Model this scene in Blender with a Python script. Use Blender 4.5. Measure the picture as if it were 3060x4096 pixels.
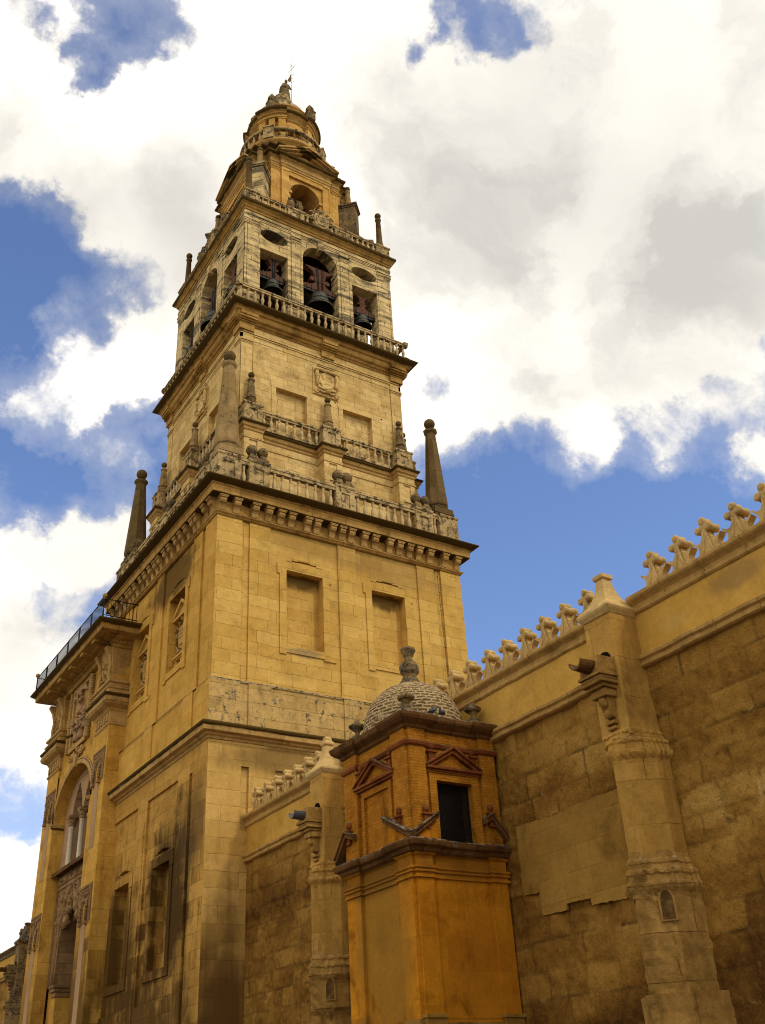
import bpy, bmesh, math, random
import numpy as np
from math import sin, cos, pi, radians, sqrt
from mathutils import Matrix, Vector, Euler
random.seed(7); RNG = np.random.default_rng(11)
S = bpy.context.scene
for o in list(bpy.data.objects): bpy.data.objects.remove(o)
COL = S.collection

# ------------------------------------------------------------------ camera
cd = bpy.data.cameras.new('camera'); cam = bpy.data.objects.new('camera', cd); COL.objects.link(cam)
cam.location = (-22.386, -43.352, 1.592)
cam.rotation_euler = (radians(121.0662), radians(2.9537), radians(-32.1720))
cd.sensor_fit = 'VERTICAL'; cd.sensor_height = 24.0; cd.sensor_width = 24.0
cd.lens = 24.0 * 4033.0 / 4096.0
cd.clip_start = 0.1; cd.clip_end = 3000
S.camera = cam
CM = Euler(cam.rotation_euler, 'XYZ').to_matrix()
def pixdir(u, v):                       # direction in the world of a point of the sky
    return (CM @ Vector(((u - 1530) / 4033.0, -(v - 2048) / 4033.0, -1.0))).normalized()

# ------------------------------------------------------------------ view, world, sun
S.view_settings.view_transform = 'Standard'; S.view_settings.look = 'None'
S.render.filter_size = 1.1; S.cycles.filter_width = 1.1
S.view_settings.gamma = 1.0; S.view_settings.exposure = EXPO = 0.24
SUN_AZ = radians(158)      # compass direction the sun stands in, measured from +Y towards +X
SUN_EL = radians(48)
w = bpy.data.worlds.new('World'); S.world = w; w.use_nodes = True
nt = w.node_tree; nt.nodes.clear()
class NT:
    def __init__(s, nt): s.nt = nt
    def n(s, t, **k):
        nd = s.nt.nodes.new(t)
        for a, v in k.items():
            setattr(nd, a, v)
        return nd
    def put(s, sock, v):
        if isinstance(v, bpy.types.NodeSocket): s.nt.links.new(v, sock)
        elif v is not None:
            if sock.type == 'RGBA' and not hasattr(v, '__len__'): v = (v, v, v, 1)
            if sock.type == 'RGBA' and len(v) == 3: v = (*v, 1)
            sock.default_value = v
    def m(s, op, a, b=None, c=None, clamp=False):
        nd = s.n('ShaderNodeMath', operation=op); nd.use_clamp = clamp
        s.put(nd.inputs[0], a)
        if b is not None: s.put(nd.inputs[1], b)
        if c is not None: s.put(nd.inputs[2], c)
        return nd.outputs[0]
    def vm(s, op, a, b=None):
        nd = s.n('ShaderNodeVectorMath', operation=op); s.put(nd.inputs[0], a)
        if b is not None:
            s.put(nd.inputs[3 if op == 'SCALE' else 1], b)
        return nd.outputs[1 if op in ('DOT_PRODUCT', 'LENGTH') else 0]
    def mr(s, v, a, b, c=0.0, d=1.0, smooth=True):
        nd = s.n('ShaderNodeMapRange', interpolation_type='SMOOTHSTEP' if smooth else 'LINEAR')
        for i, x in enumerate((v, a, b, c, d)): s.put(nd.inputs[i], x)
        return nd.outputs[0]
    def noise(s, vec, sc, det=4, rough=0.55, dist=0.0):
        nd = s.n('ShaderNodeTexNoise'); s.put(nd.inputs['Vector'], vec)
        nd.inputs['Scale'].default_value = sc; nd.inputs['Detail'].default_value = det
        nd.inputs['Roughness'].default_value = rough; nd.inputs['Distortion'].default_value = dist
        return nd.outputs['Fac']
    def mix(s, f, a, b, mode='MIX'):
        nd = s.n('ShaderNodeMix', data_type='RGBA', blend_type=mode); nd.clamp_factor = True
        s.put(nd.inputs[0], f); s.put(nd.inputs[6], a); s.put(nd.inputs[7], b)
        return nd.outputs[2]
    def comb(s, x, y, z=0.0):
        nd = s.n('ShaderNodeCombineXYZ')
        for i, v in enumerate((x, y, z)): s.put(nd.inputs[i], v)
        return nd.outputs[0]
    def sep(s, v):
        nd = s.n('ShaderNodeSeparateXYZ'); s.put(nd.inputs[0], v); return nd.outputs
W = NT(nt)
tc = W.n('ShaderNodeTexCoord'); D = W.vm('NORMALIZE', tc.outputs['Generated'])
sky = W.n('ShaderNodeTexSky', sky_type='NISHITA'); sky.sun_disc = False
sky.sun_elevation = SUN_EL; sky.sun_rotation = SUN_AZ
sky.air_density = 1.0; sky.dust_density = 0.6; sky.ozone_density = 2.5
# banks of cloud (native picture position of their centre, radius in degrees, weight); minus = clear sky
BLOBS = [(1100,560,15,.75),(2300,500,17,.8),(2900,900,14,.7),(2000,1250,11,.6),(2700,1350,9,.5),(620,640,7,.5),(1250,150,8,.4),
 (1800,1720,5,.5),(2100,1780,5.5,.6),(2450,1800,5.5,.55),(2800,1680,5,.45),(1650,1450,5,.5),(60,330,6,.62),(0,560,4,.3),(640,1080,5,.38),(1000,1250,5,.3),(480,150,3.5,-.1),
 (150,30,1.5,-.45),(230,130,1.5,-.45),(310,240,1.6,-.62),(350,330,1.3,-.4),(520,90,3,-.4),(430,180,2,-.3),(60,80,4,.4),(1830,110,2.1,-.68),(1700,190,1.6,-.55),(1990,70,1.9,-.52),(1610,215,1.5,-.4),(2130,60,1.6,-.3),(1640,60,2,.2),
 (60,980,4.2,-.5),(150,1280,5.2,-.5),(520,1250,4.2,-.34),(330,1850,5,-.5),(60,1800,5,-.5),(560,1800,4,-.35),
 (400,1370,3.4,.62),(540,1420,2.8,.5),(690,1400,3.2,.75),(650,1520,2.6,.45),(150,1620,3.6,.6),(300,1480,3,.5),(420,1700,3.2,.6),(440,1820,2.6,.55),(120,1700,2.5,.4),
 (2450,2250,12,-1.0),(1950,2100,7,-.9),(2500,1960,3.2,-.35),(2960,1980,5,-.4),(3040,1480,4,-.6),(2820,1690,3,-.35),(1770,1500,2.4,-.75),(1730,1600,2,-.4),(2560,1690,2.2,-.4),(2980,780,2,-.35),(3060,1900,2.6,.75),(2900,1820,3,.35),
 (80,2160,4.5,.65),(360,2090,4.2,.65),(200,2060,3,.4),(520,2020,2.5,.4),(80,2400,4.5,.5),(400,2250,3.5,.5),(230,2260,2.5,-.5),(130,2050,2,-.35),(130,2750,6,.7),(250,2420,2.8,-.25),(60,3060,4,.45),(90,3240,2.4,-.65),(60,3520,6,.7),
 (60,2010,3,-.5),(380,2000,3,-.4),(2020,2470,1.3,.42)]
CS = 1.0
dens = None
def spread(sc, amp, rough=0.6):
    wn_ = W.n('ShaderNodeTexNoise'); W.put(wn_.inputs['Vector'], D); wn_.inputs['Scale'].default_value = sc; wn_.inputs['Detail'].default_value = 8; wn_.inputs['Roughness'].default_value = rough
    return W.vm('SCALE', W.vm('SUBTRACT', wn_.outputs['Color'], (0.5, 0.5, 0.5)), amp)
DW = W.vm('NORMALIZE', W.vm('ADD', W.vm('ADD', D, spread(7, 0.13)), spread(26, 0.045, 0.65)))
for (u, v, r, g) in BLOBS:
    d = pixdir(u, v)
    b = W.m('MULTIPLY', W.mr(W.vm('DOT_PRODUCT', DW, tuple(d)), cos(radians(r * CS)), 1.0), g)
    dens = b if dens is None else W.m('ADD', dens, b)
f1 = W.noise(D, 9.0, 12, 0.64, 0.4); f2 = W.noise(D, 34.0, 9, 0.68, 0.4)
# away from the part of the sky in the picture: unseen cloud all over, added as fill light
wide = W.mr(W.vm('DOT_PRODUCT', D, tuple(pixdir(1530, 1700))), cos(radians(42)), cos(radians(30)))
base = W.m('MULTIPLY', W.m('SUBTRACT', 1.0, wide), 0.70)
nz_ = W.m('ADD', W.m('MULTIPLY', W.m('SUBTRACT', f1, 0.5), 1.6), W.m('MULTIPLY', W.m('SUBTRACT', f2, 0.5), 0.55))
tot = W.m('ADD', W.m('ADD', dens, base), nz_)
cm = W.m('MAXIMUM', W.mr(tot, 0.0, 0.80), W.m('MULTIPLY', W.mr(tot, -0.35, 0.5, smooth=False), 0.30))
shade = W.noise(DW, 5.0, 7, 0.55, 0.5)
def patch(u, v, r, g): return W.m('MULTIPLY', W.mr(W.vm('DOT_PRODUCT', DW, tuple(pixdir(u, v))), cos(radians(r)), 1.0), g)
cc = W.m('ADD', 0.12, W.m('MULTIPLY', W.mr(shade, 0.44, 0.70), 0.42))
for q in ((2750, 350, 20, .34), (2250, 760, 12, .10), (3000, 900, 9, .08), (560, 1000, 7, .5), (900, 760, 7, .3), (1700, 560, 12, .16), (2500, 1150, 9, .12), (100, 720, 5, .35), (2000, 1600, 5, .25), (200, 2650, 6, .25)): cc = W.m('ADD', cc, patch(*q))
cc = W.m('ADD', cc, W.m('MULTIPLY', W.mr(tot, 0.75, 0.3), 0.20))
cloudcol = W.mix(cc, (1.28, 1.21, 1.08), (0.56, 0.54, 0.505))
skycol = W.mix(1.0, sky.outputs[0], (SKYS := (0.132, 0.138, 0.162)), 'MULTIPLY')
bg = W.n('ShaderNodeBackground'); W.put(bg.inputs[0], W.mix(cm, skycol, cloudcol)); bg.inputs[1].default_value = 1.0
wo = W.n('ShaderNodeOutputWorld'); nt.links.new(bg.outputs[0], wo.inputs[0])
w.cycles.sampling_method = 'MANUAL'; w.cycles.sample_map_resolution = 1024

sd = bpy.data.lights.new('sun', 'SUN'); sun = bpy.data.objects.new('sun', sd); COL.objects.link(sun)
sd.energy = 1.05; sd.angle = radians(6); sd.color = (1.0, 0.93, 0.80)
sv = Vector((sin(SUN_AZ) * cos(SUN_EL), cos(SUN_AZ) * cos(SUN_EL), sin(SUN_EL)))
sun.rotation_euler = sv.to_track_quat('Z', 'Y').to_euler(); sun.location = sv * 200

# ------------------------------------------------------------------ materials
MATS = {}
def newmat(name):
    m = bpy.data.materials.new(name); m.use_nodes = True; m.node_tree.nodes.clear(); MATS[name] = m
    g = NT(m.node_tree); out = g.n('ShaderNodeOutputMaterial'); p = g.n('ShaderNodeBsdfPrincipled')
    g.nt.links.new(p.outputs[0], out.inputs[0]); p.inputs['Specular IOR Level'].default_value = 0.04
    p.inputs['Roughness'].default_value = 0.9
    return m, g, p
def wallvec(g):
    geo = g.n('ShaderNodeNewGeometry'); P = geo.outputs['Position']; N = g.sep(geo.outputs['True Normal']); p = g.sep(P)
    side = g.m('GREATER_THAN', g.m('ABSOLUTE', N[0]), 0.7)
    u = g.m('ADD', g.m('MULTIPLY', p[1], side), g.m('MULTIPLY', p[0], g.m('SUBTRACT', 1.0, side)))
    return P, p, N, u
def stone(name, c1, c2, bw=1.3, bh=0.55, ms=0.012, joint=0.5, mott=0.35, grime=0.25, crust=0.0, top=0.6, streak=0.3,
          bump=0.5, rough_sc=9.0, grey=(0.22, 0.185, 0.125), dark=(0.045, 0.031, 0.016), stain_shade=None, moss=0.0, seed=0.0, band=0.0, lips=()):
    m, g, p = newmat(name)
    P, xyz, N, u = wallvec(g)
    P = g.vm('ADD', P, (seed, seed * 1.7, 0))
    wob = g.m('MULTIPLY', g.m('SUBTRACT', g.noise(P, 1.3, 3), 0.5), 0.05)
    br = g.n('ShaderNodeTexBrick'); br.offset = 0.43; br.offset_frequency = 2; br.squash = 1.35; br.squash_frequency = 3
    g.put(br.inputs['Vector'], g.comb(g.m('ADD', u, 31.7), g.m('ADD', xyz[2], wob)))
    g.put(br.inputs['Color1'], (0, 0, 0)); g.put(br.inputs['Color2'], (1, 1, 1)); g.put(br.inputs['Mortar'], (0.5, 0.5, 0.5))
    br.inputs['Scale'].default_value = 1; br.inputs['Mortar Size'].default_value = ms; br.inputs['Mortar Smooth'].default_value = 0.35
    br.inputs['Bias'].default_value = 0.0; br.inputs['Brick Width'].default_value = bw; br.inputs['Row Height'].default_value = bh
    n1 = g.noise(P, 0.45, 5, 0.6); n2 = g.noise(P, 2.3, 6, 0.65); n3 = g.noise(P, rough_sc, 6, 0.7); n4 = g.noise(P, 40.0, 3, 0.6)
    tone = g.m('ADD', g.m('MULTIPLY', br.outputs['Color'], 0.34), g.m('MULTIPLY', n1, 0.85))
    c = g.mix(g.mr(tone, 0.18, 0.92, smooth=False), c1, c2)
    v = g.m('ADD', g.m('MULTIPLY', g.m('SUBTRACT', n2, 0.5), mott * 1.7), 1.0)
    v = g.m('ADD', v, g.m('MULTIPLY', g.m('SUBTRACT', n3, 0.5), mott * 1.5))
    v = g.m('ADD', v, g.m('MULTIPLY', g.m('SUBTRACT', n4, 0.5), 0.30))
    c = g.mix(1.0, c, g.comb(v, v, v), 'MULTIPLY')
    # pale scuffs
    c = g.mix(g.m('MULTIPLY', g.mr(g.noise(P, 1.6, 8, 0.7, 0.6), 0.62, 0.72), 0.35), c, tuple(min(1, x * 1.35 + 0.03) for x in c2))
    jo = g.m('MULTIPLY', br.outputs['Fac'], g.mr(g.noise(P, 2.2, 7, 0.7), 0.40, 0.60, 0.10, 1.0))
    c = g.mix(g.m('MULTIPLY', jo, min(1, joint * 1.35)), c, tuple(x * 0.20 for x in c1))
    pit = g.mr(g.noise(g.vm('MULTIPLY', P, (1, 1, 1.6)), 8.0, 5, 0.75, 0.5), 0.64, 0.72)
    c = g.mix(g.m('MULTIPLY', pit, 0.5 * min(1, mott * 2)), c, tuple(x * 0.25 for x in c1))
    st = g.noise(g.vm('MULTIPLY', P, (2.2, 2.2, 0.16)), 1.0, 6, 0.65)
    c = g.mix(g.m('MULTIPLY', g.mr(st, 0.5, 0.78), streak), c, tuple(x * 0.33 for x in c1))
    gm = g.noise(P, 0.8, 8, 0.68, 0.5)
    c = g.mix(g.m('MULTIPLY', g.mr(gm, 0.50, 0.72), min(1, grime * 1.5)), c, tuple(x * 0.36 for x in c1))
    if band:
        bn = g.noise(g.vm('MULTIPLY', P, (0.35, 0.35, 1.9)), 1.0, 7, 0.7, 0.4)
        c = g.mix(g.m('MULTIPLY', g.mr(bn, 0.47, 0.60), band), c, g.mix(n3, dark, grey))
    if crust or top:
        up = g.mr(N[2], 0.25, 0.7)
        lc = g.noise(P, 3.2, 10, 0.72, 0.3)
        amt = g.m('ADD', g.m('MULTIPLY', up, top), crust)
        mk = g.mr(g.m('ADD', lc, g.m('MULTIPLY', g.m('SUBTRACT', amt, 0.5), 0.42)), 0.47, 0.57)
        mk = g.m('MULTIPLY', mk, g.mr(amt, 0.0, 0.25))
        lcol = g.mix(g.mr(g.noise(P, 7.0, 6, 0.7), 0.42, 0.6), dark, grey)
        lcol = g.mix(g.mr(g.noise(P, 11.0, 4, 0.6), 0.62, 0.7), lcol, (0.40, 0.35, 0.25))
        c = g.mix(mk, c, lcol)
    if moss or lips:
        ma = g.m('ADD', g.noise(P, 1.4, 8, 0.7), moss - 0.5)
        for (za, zb) in lips:
            ma = g.m('ADD', ma, g.m('MULTIPLY', g.m('MULTIPLY', g.mr(xyz[2], za - .12, za + .04), g.mr(xyz[2], zb + .06, zb - .06)), 0.62))
        mm = g.mr(ma, 0.42, 0.62)
        c = g.mix(mm, c, g.mix(n3, (0.042, 0.024, 0.006), (0.115, 0.066, 0.016)))
    if stain_shade:  # blobs of real staining and of shade painted into the colour
        for (cx, cy, cz, rx, ry, rz, col, k) in stain_shade:
            dv = g.vm('MULTIPLY', g.vm('SUBTRACT', P, (cx + seed, cy + seed * 1.7, cz)), (1 / rx, 1 / ry, 1 / rz))
            dd = g.m('ADD', g.vm('LENGTH', dv), g.m('MULTIPLY', g.m('SUBTRACT', g.noise(P, 0.8, 10, 0.66, 0.5), 0.5), 1.1))
            dd = g.m('ADD', g.m('ADD', dd, g.m('MULTIPLY', g.m('SUBTRACT', st, 0.5), 1.0)), g.m('MULTIPLY', g.m('SUBTRACT', br.outputs['Color'], 0.5), 0.16))
            c = g.mix(g.m('MULTIPLY', g.mr(dd, 1.12, 0.50), k), c, g.mix(g.m('MULTIPLY', v, 0.5), tuple(x * .8 for x in col), tuple(x * 1.2 for x in col)))
    g.put(p.inputs['Base Color'], c)
    h = g.m('ADD', g.m('MULTIPLY', br.outputs['Fac'], -0.55), g.m('ADD', g.m('MULTIPLY', n3, 0.8), g.m('MULTIPLY', n2, 0.7)))
    h = g.m('ADD', h, g.m('MULTIPLY', n4, 0.25)); h = g.m('ADD', h, g.m('MULTIPLY', br.outputs['Color'], 0.15))
    b = g.n('ShaderNodeBump'); g.put(b.inputs['Height'], h); b.inputs['Strength'].default_value = bump; b.inputs['Distance'].default_value = 0.05
    g.nt.links.new(b.outputs[0], p.inputs['Normal'])
    return m
def plain(name, c, rough=0.6, metal=0.0, mott=0.25, sc=6.0, bump=0.2, c2=None):
    m, g, p = newmat(name); geo = g.n('ShaderNodeNewGeometry'); P = geo.outputs['Position']
    n = g.noise(P, sc, 6, 0.65); n2 = g.noise(P, sc * 5, 4, 0.6)
    v = g.m('ADD', 1.0, g.m('ADD', g.m('MULTIPLY', g.m('SUBTRACT', n, 0.5), mott * 2), g.m('MULTIPLY', g.m('SUBTRACT', n2, 0.5), mott)))
    col = g.mix(1.0, g.mix(g.mr(n, 0.4, 0.65), c, c2 or c), g.comb(v, v, v), 'MULTIPLY')
    g.put(p.inputs['Base Color'], col); p.inputs['Roughness'].default_value = rough; p.inputs['Metallic'].default_value = metal
    b = g.n('ShaderNodeBump'); g.put(b.inputs['Height'], g.m('ADD', n, n2)); b.inputs['Strength'].default_value = bump; b.inputs['Distance'].default_value = 0.02
    g.nt.links.new(b.outputs[0], p.inputs['Normal'])
    return m

A1, A2 = (0.45, 0.245, 0.044), (0.655, 0.415, 0.112)
M_shaft = stone('ashlar_shaft', A1, A2, 1.25, 0.575, 0.012, 0.55, 0.3, 0.22, 0.0, 0.5, 0.16, stain_shade=[(-1.2, -6.75, 24.95, 3.6, .5, .75, (0.29, 0.165, 0.048), .5), (3.0, -6.75, 24.8, 3.2, .5, .95, (0.28, 0.16, 0.05), .5),
    (-2.3, -6.2, 23.35, 1.3, .42, .55, (0.13, 0.075, 0.022), .85), (2.3, -6.2, 23.35, 1.3, .42, .6, (0.13, 0.075, 0.022), .85), (-2.3, -6.78, 19.5, 1.1, .3, .25, (0.26, 0.18, 0.085), .7)])  # erosion under the cornice, darker tops inside both recesses, greyer left apron
M_shaft_shaded = stone('ashlar_shaft_shaded', (0.46, 0.235, 0.036), (0.64, 0.365, 0.078), 1.25, 0.575, 0.010, 0.4, 0.3, 0.25, 0.0, 0.5, 0.3, seed=9,
    stain_shade=[(-6.8, -1.5, 24.6, 1.0, 3.4, 1.5, (0.085, 0.042, 0.011), 0.85)])  # shaded copy of the shaft stone: darker, warmer tone painted in; plus water stain
M_portal = stone('portal_stone', (0.45, 0.225, 0.033), (0.63, 0.355, 0.072), 1.25, 0.575, 0.010, 0.4, 0.4, 0.4, 0.0, 0.5, 0.45, seed=91,
    stain_shade=[(-7.5, 5.0, 4.0, 1.3, 2.4, 7.0, (0.085, 0.041, 0.009), .85), (-7.5, 13.0, 4.0, 1.3, 2.2, 5.5, (0.15, 0.072, 0.015), .7), (-7.3, 5.0, 20.5, 1.5, 2.2, 1.2, (0.20, 0.105, 0.025), .5)])  # pilasters browner towards the foot
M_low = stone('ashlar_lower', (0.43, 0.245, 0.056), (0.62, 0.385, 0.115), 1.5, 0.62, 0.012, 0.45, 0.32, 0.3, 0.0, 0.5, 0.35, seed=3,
    stain_shade=[(-3.0, -6.8, 14.4, 3.5, 1.0, .75, (0.15, 0.085, 0.028), 0.7), (-6.2, -6.8, 2.5, 2.6, 1.6, 7.6, (0.15, 0.076, 0.020), 0.75), (-6.0, -6.8, 3.0, 2.0, 1.6, 4.2, (0.085, 0.042, 0.011), 0.75)])  # streaks under the belt; the dark corner foot is shade painted into the colour
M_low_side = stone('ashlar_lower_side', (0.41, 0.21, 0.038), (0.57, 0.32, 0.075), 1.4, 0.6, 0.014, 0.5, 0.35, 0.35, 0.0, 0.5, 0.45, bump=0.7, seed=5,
    stain_shade=[(-6.8, -3.2, 9.6, 1.2, 2.9, 4.2, (0.05, 0.024, 0.006), 0.95), (-6.8, 2.2, 8.2, 1.2, 3.2, 3.6, (0.075, 0.037, 0.009), 0.9),
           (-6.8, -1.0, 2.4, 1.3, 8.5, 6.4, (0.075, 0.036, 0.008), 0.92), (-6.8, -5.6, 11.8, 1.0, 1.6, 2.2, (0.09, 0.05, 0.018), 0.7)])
M_base = stone('lichen_base', (0.38, 0.235, 0.07), (0.54, 0.35, 0.125), 1.3, 0.62, 0.014, 0.6, 0.5, 0.5, 0.34, 0.4, 0.3, grey=(0.27, 0.215, 0.13), seed=1)
M_upper = stone('ashlar_upper', (0.46, 0.285, 0.085), (0.74, 0.52, 0.21), 1.05, 0.42, 0.014, 0.6, 0.45, 0.35, 0.05, 0.7, 0.35, seed=7)
M_belfry = stone('ashlar_belfry', (0.52, 0.355, 0.135), (0.80, 0.60, 0.29), 0.95, 0.4, 0.02, 0.75, 0.5, 0.4, 0.10, 0.8, 0.35, bump=1.0, band=0.95, seed=13, grey=(0.20, 0.16, 0.10))
M_lantern = stone('ashlar_lantern', (0.42, 0.21, 0.04), (0.66, 0.395, 0.115), 1.0, 0.45, 0.010, 0.4, 0.45, 0.45, 0.0, 0.9, 0.2, seed=17)
M_trim = stone('moulding_stone', (0.34, 0.19, 0.055), (0.54, 0.33, 0.11), 1.6, 5.0, 0.012, 0.5, 0.45, 0.4, 0.0, 0.95, 0.5, bump=0.8, moss=0.15, seed=21, lips=((15.46, 15.8), (31.84, 32.1), (55.96, 56.3), (57.0, 57.3), (20.3, 20.46)))
M_cornice = stone('cornice_stone', (0.30, 0.15, 0.032), (0.50, 0.295, 0.085), 1.9, 9.0, 0.014, 0.5, 0.5, 0.6, 0.06, 1.0, 0.5, bump=0.9, moss=0.25, grey=(0.10, 0.075, 0.035), seed=25, lips=((26.88, 27.25), (26.28, 26.42), (39.74, 40.2), (48.42, 48.8), (62.6, 63.0), (23.74, 24.0)))
M_lichen = stone('lichen_stone', (0.38, 0.25, 0.095), (0.56, 0.40, 0.19), 1.2, 3.0, 0.008, 0.3, 0.55, 0.7, 0.46, 0.85, 0.6, bump=0.9, seed=29, grey=(0.15, 0.115, 0.065), dark=(0.04, 0.026, 0.012))
M_dark = stone('blackened_stone', (0.17, 0.105, 0.038), (0.29, 0.19, 0.08), 0.9, 0.8, 0.02, 0.5, 0.5, 0.7, 0.48, 0.5, 0.5, bump=0.9, seed=33, grey=(0.15, 0.122, 0.08))
M_obelisk = stone('obelisk_stone', (0.095, 0.058, 0.02), (0.17, 0.108, 0.042), 9, 1.1, 0.012, 0.5, 0.45, 0.5, 0.20, 0.4, 0.5, bump=0.6, seed=37, grey=(0.21, 0.175, 0.12))
M_obelisk_pale = stone('obelisk_stone_pale', (0.25, 0.155, 0.055), (0.38, 0.25, 0.105), 9, 1.1, 0.012, 0.45, 0.45, 0.45, 0.30, 0.4, 0.4, bump=0.6, seed=41, grey=(0.27, 0.225, 0.15))
M_balu = stone('baluster_stone', (0.40, 0.275, 0.12), (0.58, 0.43, 0.22), 3, 9, 0.001, 0.0, 0.4, 0.35, 0.16, 0.6, 0.3, bump=0.4, seed=45)
M_merlon = stone('merlon_stone', (0.42, 0.27, 0.095), (0.60, 0.41, 0.165), 5, 9, 0.001, 0.0, 0.4, 0.3, 0.02, 0.25, 0.25, bump=0.6, seed=49, grey=(0.38, 0.31, 0.2))
M_wtrim = stone('wall_moulding', (0.34, 0.19, 0.052), (0.53, 0.325, 0.105), 1.2, 9, 0.014, 0.5, 0.45, 0.45, 0.0, 0.3, 0.45, bump=0.8, seed=53, grey=(0.36, 0.28, 0.18))
M_plaster = stone('ochre_plaster', (0.43, 0.23, 0.038), (0.59, 0.35, 0.08), 20, 20, 0.0005, 0.0, 0.3, 0.25, 0.0, 0.0, 0.2, bump=0.25, seed=57,
    stain_shade=[(-5.1, -31.2, 11.3, 1.0, 0.9, 0.33, (0.24, 0.14, 0.055), 0.6), (-5.1, -29.3, 11.0, 1.0, 0.4, 0.2, (0.50, 0.34, 0.13), 0.25)])
M_smooth = stone('smooth_ashlar', (0.20, 0.102, 0.018), (0.335, 0.188, 0.042), 0.95, 0.58, 0.012, 0.22, 0.4, 0.45, 0.0, 0.0, 0.15, bump=0.4, seed=61)
M_butt = stone('buttress_stone', (0.20, 0.10, 0.021), (0.40, 0.23, 0.064), 1.2, 0.9, 0.012, 0.5, 0.7, 0.65, 0.0, 0.4, 0.45, bump=1.0, rough_sc=6, seed=65, grey=(0.36, 0.28, 0.18))
M_butt_up = stone('buttress_upper_stone', (0.33, 0.175, 0.034), (0.50, 0.285, 0.07), 1.4, 0.95, 0.008, 0.5, 0.4, 0.4, 0.0, 0.4, 0.35, bump=0.7, seed=67, grey=(0.36, 0.28, 0.18))
M_orange = stone('orange_limewash', (0.38, 0.128, 0.007), (0.53, 0.218, 0.014), 1.1, 0.75, 0.004, 0.12, 0.42, 0.6, 0.0, 0.3, 0.85, bump=0.5, seed=69,
    stain_shade=[(-6.0, -22.4, 4.2, 1.2, 0.8, 2.0, (0.32, 0.115, 0.010), 0.4), (-7.95, -20.8, 5.2, 1, 1.4, 2.6, (0.25, 0.13, 0.02), 0.8), (-7.95, -20.4, 6.9, 1, 2.2, .5, (0.16, 0.07, 0.012), 0.7), (-6.4, -22.4, 6.9, 1.6, .8, .4, (0.20, 0.085, 0.012), 0.7), (-7.9, -20.6, 2.6, 1, 2.4, 1.3, (0.20, 0.095, 0.018), 0.8)])  # street face darkened by painted shade; plain darker bands under the cornice
M_brick = stone('limewashed_brick', (0.29, 0.10, 0.008), (0.45, 0.19, 0.021), 0.27, 0.075, 0.010, 0.15, 0.5, 0.6, 0.0, 0.4, 0.55, bump=0.8, seed=71)
M_red = stone('red_ochre_paint', (0.13, 0.032, 0.009), (0.235, 0.075, 0.020), 0.5, 9, 0.008, 0.4, 0.45, 0.5, 0.0, 0.8, 0.4, bump=0.5, seed=73, grey=(0.2, 0.16, 0.11))
M_redgrey = stone('weathered_red_cornice', (0.095, 0.042, 0.014), (0.17, 0.08, 0.025), 0.6, 9, 0.012, 0.5, 0.5, 0.6, 0.25, 0.9, 0.6, bump=0.8, seed=75, grey=(0.24, 0.20, 0.14), dark=(0.035, 0.025, 0.017))
M_stucco = stone('carved_stucco', (0.22, 0.122, 0.048), (0.35, 0.21, 0.095), 0.6, 0.5, 0.006, 0.3, 0.5, 0.3, 0.0, 0.4, 0.3, bump=1.0, rough_sc=14, seed=77)
M_pink = stone('pink_plaster', (0.36, 0.215, 0.105), (0.46, 0.29, 0.15), 20, 20, 0.0004, 0.0, 0.2, 0.2, 0.0, 0.0, 0.25, bump=0.2, seed=79)
M_marble = plain('white_marble', (0.62, 0.53, 0.38), 0.5, c2=(0.5, 0.42, 0.3), mott=0.1)
M_in = plain('shadowed_masonry', (0.028, 0.016, 0.007), 0.95, mott=0.3, sc=1.5, c2=(0.05, 0.028, 0.012))  # near-black colour carries the shade inside openings and on the door
M_reveal = stone('reveal_stone', (0.30, 0.175, 0.055), (0.44, 0.275, 0.10), 1.0, 0.42, 0.012, 0.4, 0.4, 0.4, 0.0, 0.3, 0.4, seed=81)
M_bronze = plain('bronze_patina', (0.055, 0.058, 0.048), 0.55, 0.5, c2=(0.095, 0.085, 0.06), sc=4)
M_wood = plain('red_painted_timber', (0.125, 0.056, 0.030), 0.7, c2=(0.07, 0.032, 0.018), sc=5)
M_niche_shade = plain('niche_shade', (0.085, 0.046, 0.014), 0.95, mott=0.4, sc=5, c2=(0.15, 0.085, 0.03))
M_black = plain('dark_void', (0.008, 0.006, 0.004), 1.0)
M_iron = plain('black_iron', (0.025, 0.022, 0.02), 0.5, 0.6)
M_lead = plain('lead_pipe', (0.12, 0.125, 0.135), 0.55, 0.3)
M_pigeon = plain('grey_plumage', (0.10, 0.105, 0.125), 0.7, c2=(0.05, 0.05, 0.065), sc=20)
M_pigeon_w = plain('white_plumage', (0.6, 0.58, 0.54), 0.7)
M_statue = stone('statue_stone', (0.13, 0.09, 0.04), (0.24, 0.175, 0.09), 9, 9, 0.001, 0.0, 0.5, 0.5, 0.2, 0.5, 0.4, seed=83)
M_ground = stone('granite_setts', (0.14, 0.115, 0.085), (0.22, 0.185, 0.14), 0.25, 0.14, 0.015, 0.5, 0.3, 0.2, 0.0, 0.0, 0.0, seed=85)

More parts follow.
